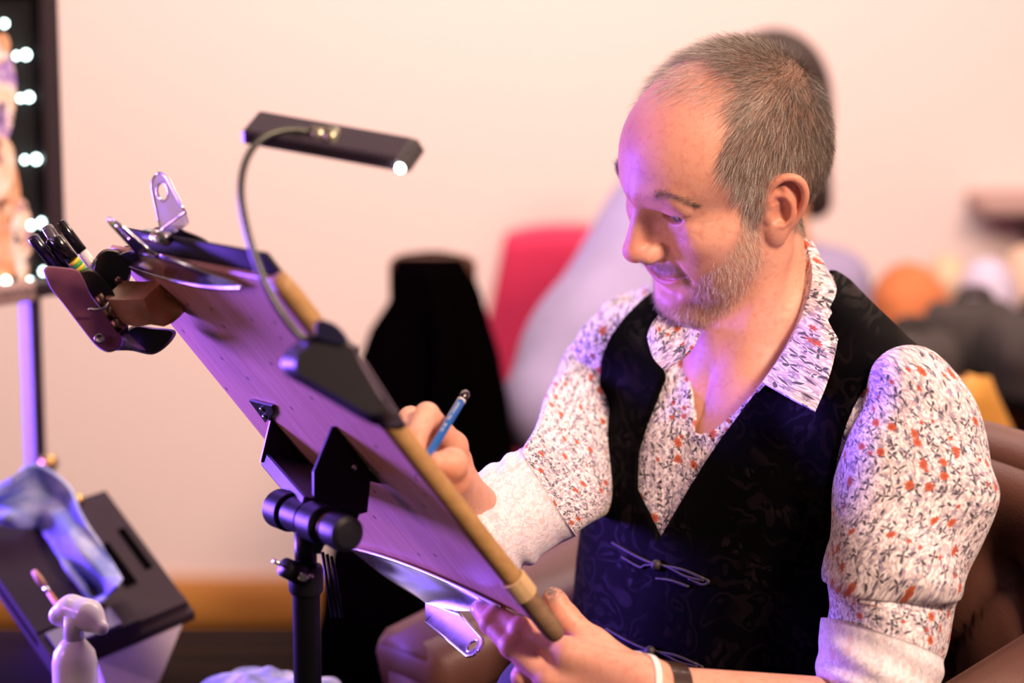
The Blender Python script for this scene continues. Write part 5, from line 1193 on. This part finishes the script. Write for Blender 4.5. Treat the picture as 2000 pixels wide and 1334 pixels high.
# ================================================================== LEFT SIDE: DISPLAY FRAME, TABLE AND WHAT IS ON IT
FRM = plain('dark_plum_lacquer', (.018, .010, .014), .45, bump=.1, bscale=300)
fbr, ftr = W(121, 572, 2.86), W(88, -8, 2.86)
fu = unit([-.66, -.75, 0]); fv = np.array([0, 0, 1.]); FH = ftr[2] - fbr[2] + .02; fn_ = np.cross(fu, fv); fn_ = fn_ if fn_[1] < 0 else -fn_
FW_ = .36; fr = thing('framed_caricatures', fbr + fu * FW_ / 2, 'dark picture frame with small lights around caricature prints', 'picture frame')
def fp(a, b, n=0.): return fbr + fu * a + fv * b + fn_ * n
def bar(name, a0, a1, b0, b1, th=.014, m=FRM): return mesh(name, *boxax(fp((a0 + a1) / 2, (b0 + b1) / 2), fu * (a1 - a0) / 2, fv * (b1 - b0) / 2, fn_ * th, .004), m, fr, angle=35)
bar('stile', 0, .028, 0, FH); bar('stile', FW_ - .024, FW_, 0, FH); bar('rail', .024, FW_ - .024, 0, .022); bar('rail', .024, FW_ - .024, FH - .016, FH)
mesh('backing', *boxax(fp(FW_ / 2, FH / 2, -.008), fu * (FW_ / 2 - .01), fv * (FH / 2 - .008), fn_ * .003), plain('black_velvet', (.003, .003, .004), .95), fr, smooth=False)
def print_mat(name, seed, a, b, c):
    t = NT(name); o = t.obj(); mp = t.n('ShaderNodeMapping'); t.put(mp.inputs[0], o); mp.inputs[1].default_value = (seed, seed * .7, 0)
    n = t.noise(mp.outputs[0], 28, 3, .5); n2 = t.noise(mp.outputs[0], 60, 2); col = t.ramp(n, [(.30, a), (.46, b), (.60, c), (.72, (.8, .74, .72))]); t.set(Base_Color=t.mix(t.step(n2, .58, .64), col, tuple(.25 * q for q in c)), Roughness=.5); return t.m
PM = [print_mat('print_ink_a', .3, (.80, .52, .34), (.86, .70, .62), (.30, .16, .55)), print_mat('print_ink_b', 1.9, (.82, .74, .70), (.80, .48, .30), (.62, .26, .12)), print_mat('print_ink_c', 3.1, (.86, .80, .76), (.84, .60, .42), (.40, .20, .30))]
def cutout(px, py, rx, ry, m, n=.002, wob=.10):
    c = hit(px, py, fp(0, 0, n), fn_); P = [c + fu * rx * math.cos(t) * (1 + wob * math.sin(3 * t)) + fv * ry * math.sin(t) * (1 + wob * math.cos(2 * t + 1)) for t in np.linspace(0, 2 * math.pi, 28, endpoint=False)]
    V = np.concatenate([P, np.array(P) + fn_ * .0008]); k = 28; mesh('print', V, [tuple(range(k)), tuple(range(k, 2 * k))[::-1]] + [(j, k + j, k + (j + 1) % k, (j + 1) % k) for j in range(k)], m, fr, smooth=False)
cutout(-6, 190, .026, .060, PM[0]); cutout(2, 95, .012, .018, PM[1], .003); cutout(10, 430, .022, .080, PM[1]); cutout(-8, 330, .026, .040, PM[2], .003); cutout(42, 470, .014, .050, PM[2], .003); cutout(-40, 500, .02, .04, PM[0], .004)
LEDC = glow('cool_white_led', (.72, 1.0, .96), 9.0)
for (x, y, r) in ((50, 107, .0056), (32, 109, .0042), (56, 190, .0054), (40, 192, .0042), (70, 311, .0056), (48, 312, .0044), (81, 435, .0052), (61, 440, .0044), (8, 46, .0048), (11, 549, .0052), (84, 530, .0046), (58, 548, .0036)):
    mesh('led', *lathe(hit(x, y, fp(0, 0, .004), fn_), fn_, [(0, r), (r * .5, r * .85), (r * .8, r * .4)], 12), LEDC, fr)
PLATEM = plain('pale_metal_plate', (.40, .28, .26), .4, .3)
pc = hit(30, 572, fp(0, .011, .016), fn_); pt_ = mesh('name_plate', *boxax(pc + fu * .03, fu * .058, fv * .0125, fn_ * .002, .0015), PLATEM, fr)
for k in range(9): mesh('engraving', *tube(spline([pc + fu * (.035 - .010 * k) + fv * (.003 * math.sin(k * 2.1)) + fn_ * .0024, pc + fu * (.031 - .010 * k) + fv * .004 + fn_ * .0024, pc + fu * (.028 - .010 * k) - fv * .003 + fn_ * .0024], 6), .0011, 6), FRM, pt_)
# its post
pa, pb_ = W(57, 592, 2.86), W(66, 925, 2.90); pst = thing('display_stand', (pa[0], pa[1], 0), 'slim square black post that carries the lit picture frame', 'stand')
POSTM = plain('satin_black_tube', (.006, .006, .010), .30, .0, 1.0, coat=1.0)
pdv = np.array([0, 0, 1.]); sx_ = unit([.62, -.78, 0]); sy_ = unit([.78, .62, 0])
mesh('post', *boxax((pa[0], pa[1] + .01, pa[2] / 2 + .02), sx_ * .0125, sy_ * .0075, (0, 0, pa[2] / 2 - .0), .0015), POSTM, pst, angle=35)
mesh('lit_face_strip', *boxax(np.array([pa[0], pa[1] + .01, pa[2] / 2 + .02]) - sy_ * .0078, sx_ * .0119, sy_ * .0006, (0, 0, pa[2] / 2 - .002)), plain('lit_face_lilac_grey', (.30, .28, .36), .4), pst, smooth=False)  # pale strip added to make the black post's left face look violet-lit
mesh('base', *boxax((pa[0], pa[1] + .01, .012), (.14, 0, 0), (0, .14, 0), (0, 0, .012), .004), FRM, pst); kn = W(97, 905, 2.86); mesh('clamp_knob', *lathe(kn, (1, -.3, 0), [(-.012, .006), (-.006, .010), (.004, .011), (.008, .006)], 16), bpy.data.materials['brass'], pst)
mesh('clamp_arm', *tube([kn, (pa[0], pa[1] + .01, kn[2])], .005, 10), POSTM, pst)

# table
TZ = .700; tb = thing('table', (-.62, 2.42, 0), 'dark wooden table at the lower left holding the art case', 'table')
TABM = wood_mat('black_brown_wood', (.005, .0025, .002), (.011, .005, .0035), 4, .7, spec=.02)
mesh('table_top', *boxax((-.62, 2.38, TZ - .014), (.40, 0, 0), (0, .275, 0), (0, 0, .014), .004), TABM, tb)
mesh('apron', *boxax((-.62, 2.38, TZ - .065), (.36, 0, 0), (0, .235, 0), (0, 0, .036), .003), TABM, tb)
for a in (-.33, .33):
    for b in (-.21, .21): mesh('leg', *tube([(-.62 + a, 2.38 + b, TZ - .10), (-.62 + a, 2.38 + b, 0)], [.024, .018], 12), TABM, tb)
# art case: white tray with a reclining dark lid
case = thing('art_case', (-.60, 2.42, TZ), 'open dark art case with a white tray on the table', 'case')
CASEM = plain('dark_aubergine_board', (.028, .017, .024), .7, 0, .2, bump=.25, bscale=500); CASED = plain('slot_shade_black', (.002, .0015, .002), .9, 0, .0)
TRq, BRq = W(206, 958, 2.66), W(380, 1194, 2.545); TLq, BLq = W(-75, 1050, 2.60), W(105, 1310, 2.47)
def Q(s, t, n=0.):
    p = (TLq * (1 - s) + TRq * s) * (1 - t) + (BLq * (1 - s) + BRq * s) * t; nn = unit(np.cross(TRq - TLq, BLq - TLq)); nn = nn if nn[1] < 0 else -nn; return p + nn * n
def qbox(name, s0, s1, t0, t1, n0, n1, m, parent):
    V = [Q(s, t, n) for n in (n0, n1) for t in (t0, t1) for s in (s0, s1)]; return mesh(name, V, [(0, 2, 3, 1), (4, 5, 7, 6), (0, 1, 5, 4), (2, 6, 7, 3), (0, 4, 6, 2), (1, 3, 7, 5)], m, parent, smooth=False)
lid = qbox('lid', 0, 1, 0, 1, -.012, 0, CASEM, case)
qbox('slot', .72, .80, .36, .68, 0, .0012, CASED, lid); qbox('slot', .90, .95, .30, .62, 0, .0012, CASED, lid); qbox('raised_panel', .02, .50, .16, .80, 0, .014, CASEM, lid); qbox('lid_rim', .0, .62, .84, .99, 0, .020, CASEM, lid)  # slots are flat black plates; the shade of their depth is painted in
qbox('palette', .05, .5, .86, .98, .020, .024, plain('violet_palette', (.10, .06, .20), .35), lid); qbox('rest_bar', .62, .98, .90, .96, 0, .010, CASEM, lid)
WTRAY = plain('off_white_tray', (.66, .58, .58), .5)
V_ = []
for (px_, py_, d_) in ((188, 1290, 2.505), (362, 1206, 2.545)): p = W(px_, py_, d_); V_ += [p, np.array([p[0] + (.012 if px_ < 300 else -.03), p[1], TZ])]
dv = np.array([-.12, .20, 0]); V_ = V_ + [v + dv for v in V_]; V_ = np.array(V_)
mesh('tray', V_, [(0, 1, 3, 2), (4, 6, 7, 5), (0, 2, 6, 4), (1, 5, 7, 3), (0, 4, 5, 1), (2, 3, 7, 6)], WTRAY, case, smooth=False)
mesh('prop', *boxax(((BLq + TLq) / 2) * [1, 1, 0] + [.10, .12, (TZ + Q(.4, .3)[2]) / 2], (.02, 0, 0), (0, .01, 0), (0, 0, (Q(.4, .3)[2] - TZ) / 2), .003), CASEM, case)
mesh('clasp', *lathe(Q(.80, .01, .002), (0, -1, .3), [(0, .007), (.004, .007), (.007, .003)], 12), bpy.data.materials['brass'], case)
# cloths
def denim(name, c1, c2):
    t = NT(name); o = t.obj(); n = t.noise(o, 22, 4, .6); t.set(Base_Color=t.mix(t.step(n, .35, .65), c1, c2), Roughness=.95); t.bump(t.noise(o, 700, 2), .4, .001); return t.m
DEN = denim('washed_denim', (.16, .20, .50), (.42, .45, .66))
rows = [((-30, 962), (-15, 1020)), ((18, 934), (28, 1026)), (((72, 908)), (72, 1036)), ((128, 944), (98, 1060)), ((160, 1006), (126, 1104)), ((194, 1058), (154, 1142)), ((226, 1108), (178, 1176)), ((240, 1136), (196, 1180))]
G = []
for i, (a, b) in enumerate(rows):
    row = []
    for j, s in enumerate(np.linspace(0, 1, 9)): row.append((a[0] + (b[0] - a[0]) * s, a[1] + (b[1] - a[1]) * s, (2.62 if i < 3 else 2.60 - .012 * (i - 3)) - .038 - .012 * math.sin(s * 9 + i * .8) - .01 * math.sin(i * 1.9)))
    G.append(row)
G = np.array(G); G = np.array([spline(G[:, j], 60) for j in range(9)]).transpose(1, 0, 2); G = np.array([spline(G[i], 50) for i in range(60)])
Gw = np.array([[W(*p) for p in r] for r in G]); nn = vnoise(Gw.reshape(-1, 3) * 7, 21).reshape(60, 50); nn2 = vnoise(Gw.reshape(-1, 3) * 17, 22).reshape(60, 50); Gw[..., 1] -= .010 * nn + .004 * nn2; Gw[..., 2] += .004 * nn
V_, F_ = sheet(Gw, .004); tag(mesh('cloth', V_, F_, DEN), 'crumpled washed blue cloth draped over the open art case', 'cloth')
c = W(505, 1330, 2.42); c[2] = TZ + .012
def rag(P):
    q = P - c; d = ell(P, c, (.085, .075, .042)) + .010 * vnoise(P * 9, 31) + .004 * vnoise(P * 22, 32); return np.maximum(d, TZ + .001 - P[:, 2])
tag(blob(rag, c + [0, 0, .01], np.array([.12, .11, .07]), .004, 'cloth', denim('pale_denim', (.20, .22, .52), (.62, .60, .72))), 'bunched pale blue and white cloth on the table beside the pole', 'cloth')
# pump bottle
bx = W(147, 1330, 2.30); bo = thing('pump_bottle', (bx[0], bx[1], TZ), 'white pump bottle at the lower left picture edge', 'bottle')
WB = plain('white_gloss_plastic', (.84, .80, .76), .3, var=.03, coat=.3); z1 = W(147, 1244, 2.30)[2]; z2 = W(147, 1195, 2.30)[2]
mesh('body', *lathe((bx[0], bx[1], TZ), (0, 0, 1), [(0, .019), (.003, .0215), (z1 - TZ - .022, .0215), (z1 - TZ - .012, .0195), (z1 - TZ - .004, .0135), (z1 - TZ, .0100)], 32), WB, bo)
mesh('neck', *lathe((bx[0], bx[1], z1), (0, 0, 1), [(0, .0098), (z2 - z1, .0092)], 24), WB, bo)
def pump(P):
    d = chain(P, [W(114, 1203, 2.30), W(140, 1194, 2.30), W(172, 1202, 2.29), W(198, 1226, 2.28)], [.0095, .0140, .0135, .0075], .010); return smax(d, -(W(150, 1240, 2.30)[2] - .003 - P[:, 2]) * 0 + d, .001)
pc_ = W(155, 1205, 2.29); V_, F_ = nets(pump, pc_ - .05, pc_ + .05, .0022); mesh('pump_head', V_, F_, WB, bo)
# paint brush leaning in the case
ba, bb_ = W(66, 1116, 2.44), W(150, 1235, 2.40); br = thing('paintbrush', bb_, 'slim paintbrush standing in the art case behind the bottle', 'brush'); dd_ = bb_ - ba
mesh('handle', *tube([ba + dd_ * .35, ba + dd_ * .7, bb_], [.0030, .0034, .0020], 10), OAK, br); mesh('ferrule', *tube([ba + dd_ * .26, ba + dd_ * .36], [.0034, .0030], 10), STEEL, br); mesh('bristles', *tube([ba, ba + dd_ * .12, ba + dd_ * .27], [.0030, .0042, .0034], 10), plain('tan_bristle', (.55, .30, .17), .8), br)
